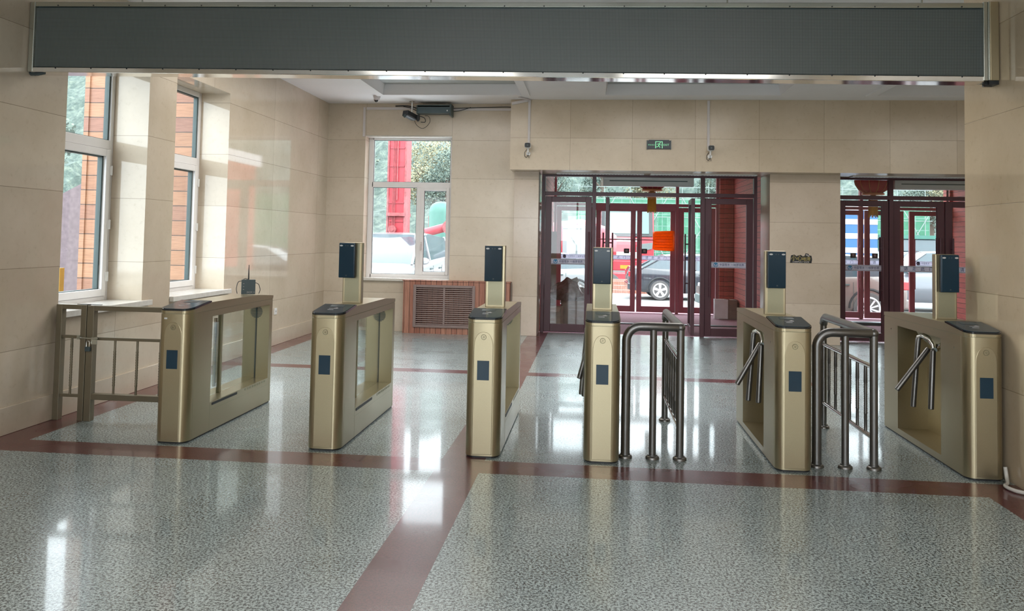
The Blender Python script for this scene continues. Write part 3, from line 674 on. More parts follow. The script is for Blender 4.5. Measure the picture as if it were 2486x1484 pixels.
    # ogive front panel, screen, round emblem
    def ogive(hw, z0, zs, za):
        pts = [(-hw, z0), (hw, z0), (hw, zs)]
        for q in range(1, 9): t = q/9; pts.append((hw*math.cos(t*PI/2)**.8, zs+(za-zs)*math.sin(t*PI/2)))
        pts.append((0, za))
        for q in range(8, 0, -1): t = q/9; pts.append((-hw*math.cos(t*PI/2)**.8, zs+(za-zs)*math.sin(t*PI/2)))
        pts.append((-hw, zs)); return pts
    b = B(); b.prism(ogive(.066, .022, .745, .850), 1, -.002, .03); fp = obj('front_panel', b, M['gold'], T, bevel=.0025)
    b = B(); b.prism(ogive(.012, .022, .745, .850) if False else [(-.041, .523), (.041, .523), (.041, .655), (-.041, .655)], 1, -.0045, -.0021); fs = obj('front_screen', b, M['navy'], fp, bevel=.002)
    b = B(); pts = [(.017*math.cos(a*PI/12), -.0035, .815+.017*math.sin(a*PI/12)) for a in range(25)]
    b.tube(pts, .0018, 6, cap=False); b.tube([(-.007, -.0035, .808), (-.002, -.0035, .822), (.002, -.0035, .808), (.007, -.0035, .822)], .0018, 6); obj('round_emblem', b, M['gold_in'], fp)
    # seams on the sides
    for s in (-1, 1):
        b = B(); b.box(s*HW-.0006, s*HW+.0006, .088, .090, .014, .908)
        if kind == 'wing': b.box(s*HW-.0006, s*HW+.0006, o0-.002, o0, .014, zb); b.box(s*HW-.0006, s*HW+.0006, o0, o1, .163, .165); b.box(s*HW-.0006, s*HW+.0006, o1+.035, o1+.037, .014, zb)
        obj('panel_seam', b, M['gold_in'], T)
    for y in ((.19, 1.36) if kind == 'tripod' else ()):
        b = B(); b.lathe([(.007, -HW-.0008), (.007, -HW+.001)], (0, y, .82), 0, 10); obj('key_lock', b, M['chrome'], T)
    if kind == 'wing':
        b = B(); b.box(-.004, .004, o0+.002, o1-.002, zb+.001, zt-.001); obj('wing_glass', b, M['gateglass'], T)
        b = B(); b.box(-.016, .016, .735, .765, zb, zt); obj('wing_post', b, M['gold_in'], T, bevel=.003)
        b = B(); b.box(-.032, -.016, .70, .732, zb+.05, zt-.05); b.box(-.016, .0, .712, .735, zb+.08, zt-.08); obj('wing_clamp', b, M['gold'], T, bevel=.003)
        for s in (-1, 1): b = B(); b.box(s*(HW+.0015)-.0015, s*(HW+.0015)+.0015, o0+.03, o0+.47, .196, .214); obj('light_strip', b, M['black'], T)
        for s in (-1, 1):
            for q in range(9): b = B(); b.box(s*(HW+.001)-.001, s*(HW+.001)+.001, o0+.62+q*.05, o0+.645+q*.05+.012*(q % 2), .197, .213); obj('vent_slot', b, M['gold_in'], T)
        b = B()
        for q in range(11):
            z = -.05+q*.01; w = math.sqrt(max(.0001, .055**2-z*z)); b.box(-w, w, o1-.003, o1-.0008, .80+z-.003, .80+z+.003)
        obj('speaker_grille', b, M['darkgrey'], T)
        b = B(); b.box(-.006, .006, o1-.004, o1-.0005, zb, zt); obj('glass_channel', b, M['darkgrey'], T)
    else:
        b = B(); hub = Vector((-.005, .70, .80))
        ax = Vector((-1, 0, -.9)).normalized()
        pts = [hub-ax*.06, hub-ax*.02, hub+ax*.03, hub+ax*.055]
        b.prism([(.45, .856), (.98, .856), (.90, .81), (.72, .775), (.54, .80)], 0, -.075, HW-.02); obj('hub_housing', b, M['gold_in'], T, bevel=.004)
        b = B(); b.tube(pts, [.075, .075, .06, .045], 20); h = obj('hub', b, M['chrome'], T, smooth=True)
        arms = [((-.112, .82, .812), (-.150, .82, .30)), ((-.105, .57, .752), (-.125, .56, .335)), ((-.085, .70, .748), (ctip, .70, .44))]
        for a, c in arms:
            a, c = Vector(a), Vector(c); dr = (c-a).normalized(); b = B(); b.tube([a, a+dr*.01, c-dr*.004, c], [.016, .0195, .0195, .016], 14)
            obj('turnstile_arm', b, M['steel'], T, smooth=True)
        b = B(); b.tube([(-.105, .83, .815), (-.09, .78, .83), (-.075, .70, .815), (-.085, .60, .775), (-.10, .56, .755)], .020, 10); obj('arm_link', b, M['chrome'], T, smooth=True)
    if reader:
        rx, tilt = reader
        b = B(); b.box(-.074, .074, .60, .665, top_z(.63)-.004, 1.437); p = obj('reader_post', b, M['gold'], T, bevel=.006); p.location = (0, 0, 0)
        b = B(); b.box(-.055, .055, .598, .6005, .985, 1.43); obj('post_face', b, M['gold_in'], p)
        b = B(); mt = Matrix.Translation((rx, .56, 1.30)) @ Matrix.Rotation(tilt, 4, 'Z')
        b.box(-.064, .064, -.012, .012, -.132, .132, mt); sc = obj('face_reader', b, M['navy'], T, bevel=.004)
        b = B(); b.tube([(rx, .572, 1.30), (0, .602, 1.30)], .018, 10); obj('reader_bracket', b, M['black'], sc)
        for x in (-.045, .045):
            b = B(); pts = [(x+.013*math.cos(a)+.0, .112+.006*math.sin(a)) for a in [2*PI*i/16 for i in range(16)]]
            b.prism(pts, 1, -.0135, -.0122, mt); obj('reader_lamp', b, M['lightbits'], sc)
        for x in (-.009, .009): b = B(); b.prism([(x+.004*math.cos(a), .112+.004*math.sin(a)) for a in [2*PI*i/12 for i in range(12)]], 1, -.0135, -.0122, mt); obj('reader_lens', b, M['darkgrey'], sc)
        b = B(); b.prism([(.006*math.cos(a), -.115+.005*math.sin(a)) for a in [2*PI*i/10 for i in range(10)]], 1, -.0135, -.0122, mt)
        obj('reader_mark', b, M['darkgrey'], sc)
        if tilt is not None:
            b = B(); b.box(-.066, .066, -.002, .013, -.134, .134, mt) ; bpy.data.meshes  # rim
            obj('reader_rim', b, M['black'], sc, bevel=.003)
    T.location = (0, Y0, 0)
    return T
specs = [('wing', None, -2.967, 'leftmost champagne glass wing gate with no face reader post'),
         ('wing', (-.03, math.radians(-8)), -1.855, 'champagne glass wing gate with face reader, second machine from the left'),
         ('wing', (-.012, math.radians(10)), -.742, 'champagne glass wing gate, third machine from the left, before the radiator cover'),
         ('tripod', (-.006, 0), .066, 'tripod turnstile seen head on before the maroon doors'),
         ('tripod', (.0, math.radians(6)), 1.325, 'tripod turnstile between the two steel railings'),
         ('tripod', (.006, math.radians(7)), 2.52, 'rightmost tripod turnstile against the near marble wall')]
for kind, rd, x, lab in specs:
    t = machine(kind, rd, lab, {.066: -.165, 1.325: -.255}.get(x, -.31)); t.location.x = x
# small paper tag on the first gate
b = B(); b.box(-3.035, -3.012, 5.6175, 5.6192, .872, .884)
tag(obj('paper_tag', b, M['white']), 'tiny white paper tag on the front of the leftmost gate', 'tag')

# ------------------------------------------------------------------ crowd railings (stainless)
def railing(loc, rz, lab):
    T = empty('railing', loc, rz, lab, 'railing', 'stainless railings between the turnstiles')
    R = .031; H = .90
    W_ = .37; D = 1.22
    arc = lambda cx, cz, r, a0, a1, n=8: [(cx+r*math.cos(a0+(a1-a0)*q/n), 0, cz+r*math.sin(a0+(a1-a0)*q/n)) for q in range(n+1)]
    b = B(); b.tube([(0, 0, .0)]+arc(.1, H-.1, .1, PI, PI/2)+[(W_-.02, 0, H), (W_, .02, H)], R, 16); obj('bent_handrail', b, M['steel'], T, smooth=True)
    b = B(); b.ball((W_, .0, H), R*1.02, sub=2); b.tube([(W_, 0, H), (W_, D-.06, H), (W_, D-.018, H-.02), (W_, D, H-.06)], R, 16); obj('top_handrail', b, M['steel'], T, smooth=True)
    b = B(); b.tube([(W_*.5, 0, 0), (W_*.5, 0, H-.02)], .024, 16); obj('post', b, M['steel'], T, smooth=True)
    b = B(); b.tube([(W_, 0, 0), (W_, 0, H)], .026, 16); obj('post', b, M['steel'], T, smooth=True)
    b = B(); b.tube([(W_, D, 0), (W_, D, H-.05)], .026, 16); obj('post', b, M['steel'], T, smooth=True)
    for x, y in ((0, 0), (W_*.5, 0), (W_, 0), (W_, D)):
        b = B(); b.lathe([(.047, 0), (.047, .012), (.042, .018), (.033, .022), (.033, .03)], (x, y, 0), 2, 20); obj('base_flange', b, M['steel'], T, smooth=True)
    for z in (.675, .205):
        b = B(); b.tube([(W_, .02, z), (W_, D-.02, z)], .017, 12); obj('rail', b, M['chrome'], T, smooth=True)
    for q in range(6):
        b = B(); y = .17+q*.178
        b.tube([(W_, y, .21)]+[(W_, y, .33+i*.008) for i in range(28)]+[(W_, y, .67)], [.011]+[.0105+.0025*(i % 2) for i in range(28)]+[.011], 10); obj('baluster', b, M['steel'], T, smooth=True)
    return T
railing((.232, 5.80, 0), 0, 'stainless railing between the head on turnstile and the next one')
railing((1.505, 5.78, 0), 0, 'stainless railing left of the rightmost turnstile')

# ------------------------------------------------------------------ side gate by the left wall
yg = 6.18
T = empty('fence_panel', (0, 0, 0), 0, 'narrow fixed champagne fence panel against the left wall', 'fence')
G = M['gate_metal']; e = .028
def bars(bb, L):
    for (x0, x1, z0, z1, d) in L: bb.box(x0, x1, yg-d, yg+d, z0, z1)
b = B(); bars(b, [(-4.22, -4.172, 0, .905, e)]); obj('post', b, G, T, bevel=.002)
b = B(); bars(b, [(-4.012, -3.966, 0, .905, e)]); obj('post', b, G, T, bevel=.002)
b = B(); bars(b, [(-4.172, -4.012, .868, .905, e)]); obj('top_bar', b, G, T, bevel=.002)
for z in (.64, .18): b = B(); bars(b, [(-4.172, -4.012, z, z+.022, .012)]); obj('cross_bar', b, G, T)
def twisted(bb, x, z0, z1):
    zz = [z0]+[z0+.06+i*.010 for i in range(int((z1-z0-.12)/.010))]+[z1]
    bb.tube([(x, yg, z) for z in zz], [.009]+[.0088+.0028*(i % 2) for i in range(len(zz)-2)]+[.009], 10)
b = B(); twisted(b, -4.095, .20, .642); obj('twisted_baluster', b, G, T, smooth=True)
T = empty('side_gate', (0, 0, 0), 0, 'locked champagne metal side gate between the fence panel and the leftmost gate', 'gate')
b = B(); bars(b, [(-3.960, -3.905, 0, .900, e)]); obj('post', b, G, T, bevel=.002)
b = B(); bars(b, [(-3.905, -3.10, .862, .900, e)]); obj('top_bar', b, G, T, bevel=.002)
b = B(); bars(b, [(-3.905, -3.10, .168, .213, e)]); obj('bottom_bar', b, G, T, bevel=.002)
b = B(); bars(b, [(-3.905, -3.10, .63, .652, .012)]); obj('cross_bar', b, G, T)
b = B(); bars(b, [(-3.13, -3.097, .1, .900, e)]); obj('hinge_stile', b, G, T, bevel=.002)
for x in (-3.735, -3.55, -3.36): b = B(); twisted(b, x, .213, .632); obj('twisted_baluster', b, G, T, smooth=True)
b = B(); b.tube([(-4.03, yg-.036, .648), (-3.86, yg-.036, .644)], .006, 8); b.box(-3.915, -3.868, yg-.034, yg-.028, .60, .655); b.box(-4.035, -4.01, yg-.036, yg-.028, .635, .665); obj('bolt', b, M['silverframe'], T)
P_ = empty('padlock', (-3.935, yg-.043, .565), 0, 'small grey padlock hanging from the side gate bolt', 'padlock')
b = B(); b.box(-.02, .02, -.010, .010, -.02, .016); obj('lock_body', b, M['darkgrey'], P_, bevel=.003)
b = B(); b.tube([(-.012, 0, .014), (-.012, 0, .050), (-.006, 0, .062), (.006, 0, .062), (.012, 0, .050), (.012, 0, .014)], .003, 8); obj('shackle', b, M['chrome'], P_, smooth=True)

# ------------------------------------------------------------------ radiator cover
T = empty('radiator_cover', (0, 0, 0), 0, 'pine board radiator cover with a louvred grille under the back window', 'radiator cover')
b = B(); yc = 12.53; b.box(-2.92, -2.75, yc, YB-.002, 0, .80); b.box(-1.81, -1.275, yc, YB-.002, 0, .80); b.box(-2.75, -1.81, yc, YB-.002, 0, .105); b.box(-2.75, -1.81, yc, YB-.002, .735, .80); b.box(-2.75, -1.81, YB-.03, YB-.002, .105, .735)
obj('cabinet', b, M['cabwood'], T)
b = B(); b.box(-2.935, -2.24, yc-.012, YB-.052, .80, .815); b.box(-2.24, -1.262, yc-.012, YB-.002, .80, .815); obj('top_board', b, M['cabwood'], T, bevel=.002)
b = B(); z0, z1, x0, x1 = .105, .735, -2.75, -1.81
b.box(x0-.01, x0+.035, yc-.02, yc+.01, z0-.01, z1+.01); b.box(x1-.035, x1+.01, yc-.02, yc+.01, z0-.01, z1+.01); b.box(x0+.035, x1-.035, yc-.02, yc+.01, z0-.01, z0+.03); b.box(x0+.035, x1-.035, yc-.02, yc+.01, z1-.03, z1+.01); b.box(-2.295, -2.265, yc-.014, yc+.01, z0+.03, z1-.03)
gf = obj('grille_frame', b, M['grille'], T, bevel=.004)
b = B()
for q in range(18):
    z = z0+.045+q*.0315; mt = Matrix.Translation((0, yc+.002, z)) @ Matrix.Rotation(math.radians(-28), 4, 'X')
    b.box(x0+.035, -2.295, -.012, .012, -.003, .003, mt); b.box(-2.265, x1-.035, -.012, .012, -.003, .003, mt)
    b.box(x0+.035, -2.295, -.012, -.008, -.013, .003, mt); b.box(-2.265, x1-.035, -.012, -.008, -.013, .003, mt)
obj('louvres', b, M['grille'], gf)

# ------------------------------------------------------------------ wall fittings
def conduit(name, pts, lab, r=.018, mat='offwhite'):
    b = B()
    for a, c in zip(pts, pts[1:]):
        x0, x1 = sorted((a[0], c[0])); y0, y1 = sorted((a[1], c[1])); z0, z1 = sorted((a[2], c[2])); b.box(x0-r, x1+r, y0-.008, y1+.008, z0-r, z1+r)
    return tag(obj(name, b, M[mat], None, bevel=.002), lab, 'cable duct')
conduit('cable_duct', [(-1.0, 12.291, 3.55), (-1.0, 12.291, 2.90)], 'white cable duct running down the header to the left bullet camera')
conduit('cable_duct', [(1.648, 12.291, 3.55), (1.648, 12.291, 2.88)], 'white cable duct running down the header to the right bullet camera')
conduit('cable_duct', [(-3.655, 12.691, 3.50), (-3.655, 12.691, 3.07)], 'short white cable duct down beside the back window')
conduit('cable_duct', [(-3.60, 12.691, 3.50), (-2.86, 12.691, 3.50)], 'white cable duct along the back wall left of the device box', .02)
conduit('cable_duct', [(-2.22, 12.691, 3.49), (-1.30, 12.691, 3.49)], 'white cable duct along the back wall right of the device box', .02)
b = B(); mt = Matrix.Translation((-1.12, 12.285, 3.545)) @ Matrix.Rotation(math.radians(-12), 4, 'Y'); b.box(-.15, .10, -.012, .012, -.02, .02, mt)
mt = Matrix.Translation((-1.06, 12.16, 3.572)) @ Matrix.Rotation(math.radians(60), 4, 'Z'); b.box(-.14, .14, -.02, .02, -.012, .005, mt)
tag(obj('cable_duct', b, M['offwhite']), 'loose broken white cable duct pieces at the header corner', 'cable duct')
def bullet_cam(x, z, lab, face=0):
    T = empty('security_camera', (x, 12.28, z), 0, lab, 'security camera', 'bullet cameras on the header')
    b = B(); pts = [(.046*math.copysign(abs(math.cos(a))**.5, math.cos(a)), .038*math.copysign(abs(math.sin(a))**.5, math.sin(a))) for a in [2*PI*i/24 for i in range(24)]]
    b.prism(pts, 1, -.16, -.03); obj('housing', b, M['white'], T, bevel=.004)
    b = B(); b.prism([(p[0]*.93, p[1]*.93) for p in pts], 1, -.165, -.1605); obj('front_glass', b, M['black'], T)
    b = B(); b.lathe([(.012, -.168), (.012, -.1655)], (0, 0, 0), 1, 12); obj('lens', b, M['darkgrey'], T)
    b = B(); b.tube([(0, -.06, -.03), (0, -.05, -.09), (0, 0, -.11)], .014, 8); b.lathe([(.032, -.01), (.032, .012)], (0, 0, -.11), 1, 16); obj('mount', b, M['white'], T, smooth=True)
    b = B(); b.tube(sm([(-.01, -.04, -.05), (-.045, -.05, -.09), (-.05, -.04, -.15), (-.02, -.03, -.17), (.0, -.03, -.13), (.015, -.03, -.18)]), .0045, 6); obj('cable', b, M['black'], T, smooth=True)
bullet_cam(-1.005, 2.87, 'small white security camera with dark face, left of the exit sign'); bullet_cam(1.67, 2.85, 'small white security camera with dark face, right of the exit sign')
# exit sign
T = empty('exit_sign', (.93, 12.272, 2.906), 0, 'green and dark running man exit sign on the header', 'sign')
b = B(); b.box(-.167, .167, 0, .026, -.062, .062); obj('casing', b, M['exitdark'], T, bevel=.002)
for s in (-1, 1): b = B(); b.box(s*.172-.005, s*.172+.005, -.006, .027, -.068, .068); obj('end_cap', b, M['darkgrey'], T)
b = B(); b.box(-.15, .15, .0, .027, .063, .074); obj('top_clip', b, M['darkgrey'], T)
b = B(); y_ = -.0016; t = .008
b.box(-.054, .054, y_, -.0002, .042, .052); b.box(-.054, -.054+.012, y_, -.0002, -.052, .042); b.box(.042, .054, y_, -.0002, -.052, .042)
# running figure
def limb(pts, w):
    for (a, c) in zip(pts, pts[1:]):
        a, c = Vector(a), Vector(c); d = (c-a).normalized(); n = Vector((-d.y, d.x))*w/2
        b.prism([tuple(a-n-d*w*.3), tuple(c-n+d*w*.3), tuple(c+n+d*w*.3), tuple(a+n-d*w*.3)], 1, y_, -.0002)
b.prism([(.018+.008*math.cos(a), .030+.008*math.sin(a)) for a in [2*PI*i/14 for i in range(14)]], 1, y_, -.0002)
limb([(.006, .018), (-.006, -.012)], .013); limb([(.004, .018), (-.018, .016), (-.028, .002)], .006); limb([(.008, .014), (.022, -.002), (.038, -.001)], .006)
limb([(-.006, -.012), (.010, -.024), (.014, -.044)], .008); limb([(-.006, -.012), (-.014, -.028), (-.036, -.030)], .008)
obj('running_figure', b, M['exitgreen'], T)
text_mesh('exit_text', 'EXIT', .042, M['exitgreen'], T, (.106, -.001, -.002)); text_mesh('exit_text', '安全出口', .025, M['exitgreen'], T, (-.110, -.001, -.002))
# equipment box and camera above the back window
T = empty('network_box', (0, 0, 0), 0, 'grey blue metal equipment box high on the back wall above the window', 'equipment box')
b = B(); b.box(-2.76, -2.245, 12.50, 12.68, 3.40, 3.50); obj('box_body', b, M['darkgrey'], T, bevel=.004)
b = B(); b.box(-2.775, -2.758, 12.49, 12.69, 3.39, 3.52); b.box(-2.25, -2.225, 12.47, 12.69, 3.36, 3.54); b.box(-2.76, -2.245, 12.49, 12.69, 3.515, 3.527); obj('bracket', b, M['gasket'], T)
b = B(); b.box(-2.30, -2.285, 12.497, 12.501, 3.43, 3.45); obj('label_dot', b, M['white'], T)
T = empty('security_camera', (-2.86, 12.44, 3.35), math.radians(-28), 'dark bullet camera hanging from the ceiling beside the equipment box', 'security camera')
b = B(); b.prism([(-.055, -.045), (.03, -.045), (.055, -.02), (.055, .045), (-.055, .045)], 1, -.12, .11, Matrix.Rotation(math.radians(-12), 4, 'X')); obj('housing', b, M['black'], T, bevel=.008)
b = B(); b.lathe([(.028, -.126), (.028, -.118)], (0, 0, -.02), 1, 16); obj('lens', b, M['darkgrey'], T)
b = B(); b.tube([(0, .04, .04), (0, .04, .228)], .010, 8); b.lathe([(.045, .222), (.045, .229)], (0, .04, 0), 2, 16); obj('mount', b, M['chrome'], T, smooth=True)
b = B(); b.box(-.01, .03, .11, .125, -.03, .03); b.ball((.075, .1, -.03), .035, (1, .8, 1.6)); obj('cable_plug', b, M['black'], T)
b = B(); b.tube(sm([(-2.82, 12.55, 3.30), (-2.78, 12.56, 3.22), (-2.70, 12.57, 3.17), (-2.63, 12.58, 3.20), (-2.58, 12.6, 3.28), (-2.60, 12.6, 3.36), (-2.66, 12.58, 3.37)]), .004, 6); b.tube(sm([(-2.74, 12.55, 3.36), (-2.66, 12.56, 3.33), (-2.65, 12.57, 3.27), (-2.72, 12.58, 3.27)]), .006, 6)
b.tube(sm([(-3.02, 12.66, 3.525), (-2.9, 12.64, 3.50), (-2.78, 12.63, 3.44)]), .006, 6); b.tube(sm([(-3.15, 12.67, 3.535), (-2.95, 12.66, 3.535), (-2.77, 12.66, 3.49)]), .009, 6); b.tube(sm([(-2.22, 12.66, 3.45), (-2.1, 12.67, 3.47), (-1.95, 12.675, 3.52)]), .005, 6); b.tube(sm([(-2.22, 12.66, 3.50), (-1.5, 12.675, 3.525), (-1.3, 12.68, 3.525)]), .006, 6)
tag(obj('cable', b, M['black'], None, smooth=True), 'tangle of thin black cables beside the equipment box', 'cable')
T = empty('dome_camera', (-3.27, 11.99, ZC), 0, 'small white dome camera on the ceiling above the back window', 'security camera')
b = B(); b.lathe([(.055, 0), (.055, -.02), (.048, -.035)], (0, 0, 0), 2, 20); obj('base', b, M['offwhite'], T, smooth=True)
b = B(); b.ball((0, -.005, -.05), .045, sub=3); obj('dome', b, M['offwhite'], T, smooth=True)
b = B(); mt = Matrix.Translation((0, -.03, -.075)) @ Matrix.Rotation(math.radians(55), 4, 'X'); b.prism([(.027*math.cos(a), .027*math.sin(a)) for a in [2*PI*i/20 for i in range(20)]], 2, -.01, .012, mt); obj('lens', b, M['black'], T)
# wall sticker
T = empty('floor_warning_sticker', (3.05, 12.618, 1.255), 0, 'black and gold caution sticker on the wide stone pier', 'sticker')
b = B(); out = [(-.155, -.055), (.155, -.055), (.165, .0), (.155, .055), (.12, .06), (.11, .085), (.07, .09), (.055, .05), (.03, .045), (.0, .065), (-.04, .055), (-.06, .045), (-.09, .068), (-.14, .055), (-.145, .0)]
b.prism(out, 1, -.002, 0); obj('backing', b, M['black'], T)
for q, (ch, s, x, z) in enumerate((('小', .085, -.098, .012), ('心', .085, -.015, .012), ('地', .062, .052, .002), ('滑', .062, .112, .005))): text_mesh('sticker_text', ch, s, M['stickergold'], T, (x, -.0028, z))
text_mesh('sticker_text', 'CAREFULLY SLIDE', .030, M['offwhite'], T, (0, -.0028, -.040), shear=.3)
b = B()
for a, c in (((.075, .075), (.09, .062)), ((.09, .062), (.115, .055)), ((.078, .058), (.10, .075)), ((.10, .05), (.125, .045))):
    a, c = Vector(a), Vector(c); d = (c-a).normalized(); n = Vector((-d.y, d.x))*.003; b.prism([tuple(a-n), tuple(c-n), tuple(c+n), tuple(a+n)], 1, -.0034, -.0022)
obj('slipping_figure', b, M['offwhite'], T)
# socket on the left wall
T = empty('wall_socket', (XL, 10.72, .45), 0, 'small white wall socket low on the left wall', 'socket')
b = B(); b.box(.0005, .012, -.043, .043, -.043, .043); obj('plate', b, M['white'], T, bevel=.003)
b = B(); b.box(.012, .013, -.012, -.008, -.01, .012); b.box(.012, .013, .008, .012, -.01, .012); obj('socket_hole', b, M['black'], T)
# router on the leftmost gate
T = empty('router', (-2.975, 6.90, top_z(1.27)), math.radians(24), 'dark blue grey router box with one antenna on the leftmost gate', 'router')
b = B(); b.box(-.058, .058, -.03, .03, .004, .128); obj('case', b, M['darkgrey'], T, bevel=.003)
b = B(); b.tube([(.0, .015, .125), (.0, .015, .17), (.0, .015, .255)], [.0055, .0055, .0025], 8); obj('antenna', b, M['black'], T, smooth=True)
b = B()
for z in (.045, .07, .095): b.box(-.045, -.034, -.0308, -.0298, z-.0015, z+.0015)
b.box(.045, .05, -.0308, -.0298, .018, .026); obj('status_marks', b, M['offwhite'], T)
text_mesh('router_text', 'ZICM', .02, M['offwhite'], T, (.01, -.0305, .02))
b = B(); b.tube(sm([(-.055, .02, .115), (-.085, .02, .105), (-.098, .02, .05), (-.09, .02, .006)]), .003, 6); b.tube(sm([(.058, .02, .10), (.085, .02, .085), (.098, .02, .04), (.088, .02, .006)]), .003, 6); b.tube(sm([(-.055, .02, .115), (-.03, .02, .135), (0, .018, .128)]), .003, 6); obj('router_cable', b, M['black'], T, smooth=True)
# flat black object on top of the fence panel
b = B(); b.prism([(-4.06, -.008), (-4.0, -.012), (-3.93, -.006), (-3.86, -.01), (-3.86, .012), (-3.97, .010), (-4.05, .006)], 2, .9055, .909, Matrix.Translation((0, yg, 0)))
tag(obj('cable_tie', b, M['black']), 'thin black strap lying on top of the fence panel', 'strap')
# white hose at the right wall
b = B(); b.tube(sm([(2.62, 5.60, .10), (2.622, 5.585, .04), (2.60, 5.53, .017), (2.56, 5.47, .014), (2.575, 5.38, .014), (2.625, 5.30, .014), (2.632, 5.0, .014)]), .012, 10)
tag(obj('hose', b, M['sillstone'], None, smooth=True), 'white hose lying on the floor at the foot of the rightmost turnstile', 'hose')

# ------------------------------------------------------------------ vestibule contents
def carton(name, cx, cy, z, sx, sy, sz, rz, mat, lab, flap=False, group=None):
    T = empty(name, (cx, cy, z), math.radians(rz), lab, 'box', group)
    b = B(); t = .006
    b.box(-sx/2, sx/2, -sy/2, -sy/2+t, 0, sz); b.box(-sx/2, sx/2, sy/2-t, sy/2, 0, sz); b.box(-sx/2, -sx/2+t, -sy/2, sy/2, 0, sz); b.box(sx/2-t, sx/2, -sy/2, sy/2, 0, sz); b.box(-sx/2, sx/2, -sy/2, sy/2, 0, t)
    if not flap: b.box(-sx/2, sx/2, -sy/2, sy/2, sz-t, sz)
    obj('box_body', b, mat, T)
    if flap:
        b = B(); mt = Matrix.Translation((0, -sy/2, sz)) @ Matrix.Rotation(math.radians(28), 4, 'X'); b.box(-sx/2, sx/2, -sy*.55, 0, -.003, .003, mt); obj('box_flap', b, M['cardboard2'], T)
    else:
        b = B(); b.box(-.025, .025, -sy/2-.001, sy/2+.001, sz-.001, sz+.0012); obj('tape', b, M['wrap'], T)
    return T
carton('cardboard_box', -.33, 14.60, 0, .46, .40, .42, 4, M['cardboard'], 'large closed cardboard box under the wrapped bundle behind the glass')
carton('cardboard_box', -.66, 14.20, .0, .26, .28, .33, -8, M['cardboard2'], 'open cardboard box with a raised flap behind the left glass door', flap=True)
carton('cardboard_box', -.74, 15.20, .0, .10, .40, 1.62, 3, M['cardboard'], 'tall thin brown carton standing on end at the vestibule wall')
carton('cardboard_box', 2.60, 16.45, 0, .34, .30, .37, -4, M['cardboard'], 'cardboard box at the foot of the red plank wall')
b = B(); b.box(-.07, .05, -.155, -.149, .01, .38); b.prism([(-.2, -.15), (-.03, -.158), (-.02, -.13), (-.21, -.05)], 2, .01, .385)
tag(obj('plastic_sheet', b, M['plastic'], None, loc=(2.525, 16.405, 0)), 'clear plastic sheet draped on the carton by the red plank wall', 'plastic sheet')
b = B(); g = bmesh.ops.create_icosphere(b.bm, subdivisions=4, radius=1); rr = random.Random(3)
from mathutils import noise as mn
for v in g['verts']:
    p = v.co.copy(); c = p.normalized(); k = 1+.22*mn.noise(c*2.3)+.06*mn.noise(c*9)
    z = p.z; wid = 1.15-.55*max(0, z)
    v.co = Vector((p.x*.30*wid*k, p.y*.22*wid*k, (z*.24 if z > -.55 else -.132)*k if z > -.55 else -.132))
b.box(.13, .24, -.02, .0, .10, .19, Matrix.Rotation(math.radians(-25), 4, 'Y'))
tag(obj('wrapped_bundle', b, M['wrap'], None, loc=(-.43, 14.55, .556), smooth=True), 'brown plastic wrapped bundle on the cardboard box behind the glass', 'bundle')
def lantern(x, y, z, s, lab):
    T = empty('lantern', (x, y, z), 0, lab, 'lantern', 'red lanterns in the entrances')
    b = B(); n = 24; rings = []
    prof = [(.10, -.235), (.17, -.22), (.26, -.16), (.315, -.07), (.33, 0), (.315, .07), (.26, .16), (.17, .22), (.10, .235)]
    for r_, h in prof:
        rings.append([(s*r_*(1+(.025 if q % 2 else -.0))*math.cos(2*PI*q/n), s*r_*(1+(.025 if q % 2 else 0))*math.sin(2*PI*q/n), s*h) for q in range(n)])
    b.loft(rings); obj('lantern_body', b, M['lampred'], T, smooth=True)
    for zz in (-.245, .245): b = B(); b.lathe([(s*.19, s*zz-.02*s), (s*.21, s*zz), (s*.19, s*zz+.02*s), (s*.1, s*zz+.025*s)], (0, 0, 0), 2, 20); obj('gold_ring', b, M['goldtrim'], T, smooth=True)
    b = B()
    for q in range(12): a = 2*PI*q/12; b.tube([(s*rr_*1.012*math.cos(a), s*rr_*1.012*math.sin(a), s*h) for rr_, h in prof], .004, 5)
    obj('gold_ribs', b, M['goldtrim'], T)
    b = B(); b.tube([(0, 0, s*.24), (0, 0, 2.95-z)], .004, 6); obj('cord', b, M['goldtrim'], T)
    b = B(); b.lathe([(.03, -.25*s), (.078, -.30), (.082, -.40)], (0, 0, 0), 2, 16); ts = obj('tassel_head', b, M['goldtrim'], T, smooth=True)
    b = B()
    for q in range(26):
        a = 2*PI*q/26; b.tube([(.075*math.cos(a), .075*math.sin(a), -.395), (.078*math.cos(a), .078*math.sin(a), -.66+.02*(q % 3))], .006, 5)
    obj('tassel', b, M['tassel'], T)
lantern(1.055, 15.5, 2.66, .95, 'red lantern with yellow tassel hanging before the middle outer doors'); lantern(5.02, 15.5, 2.64, .95, 'red lantern hanging in the second entrance')
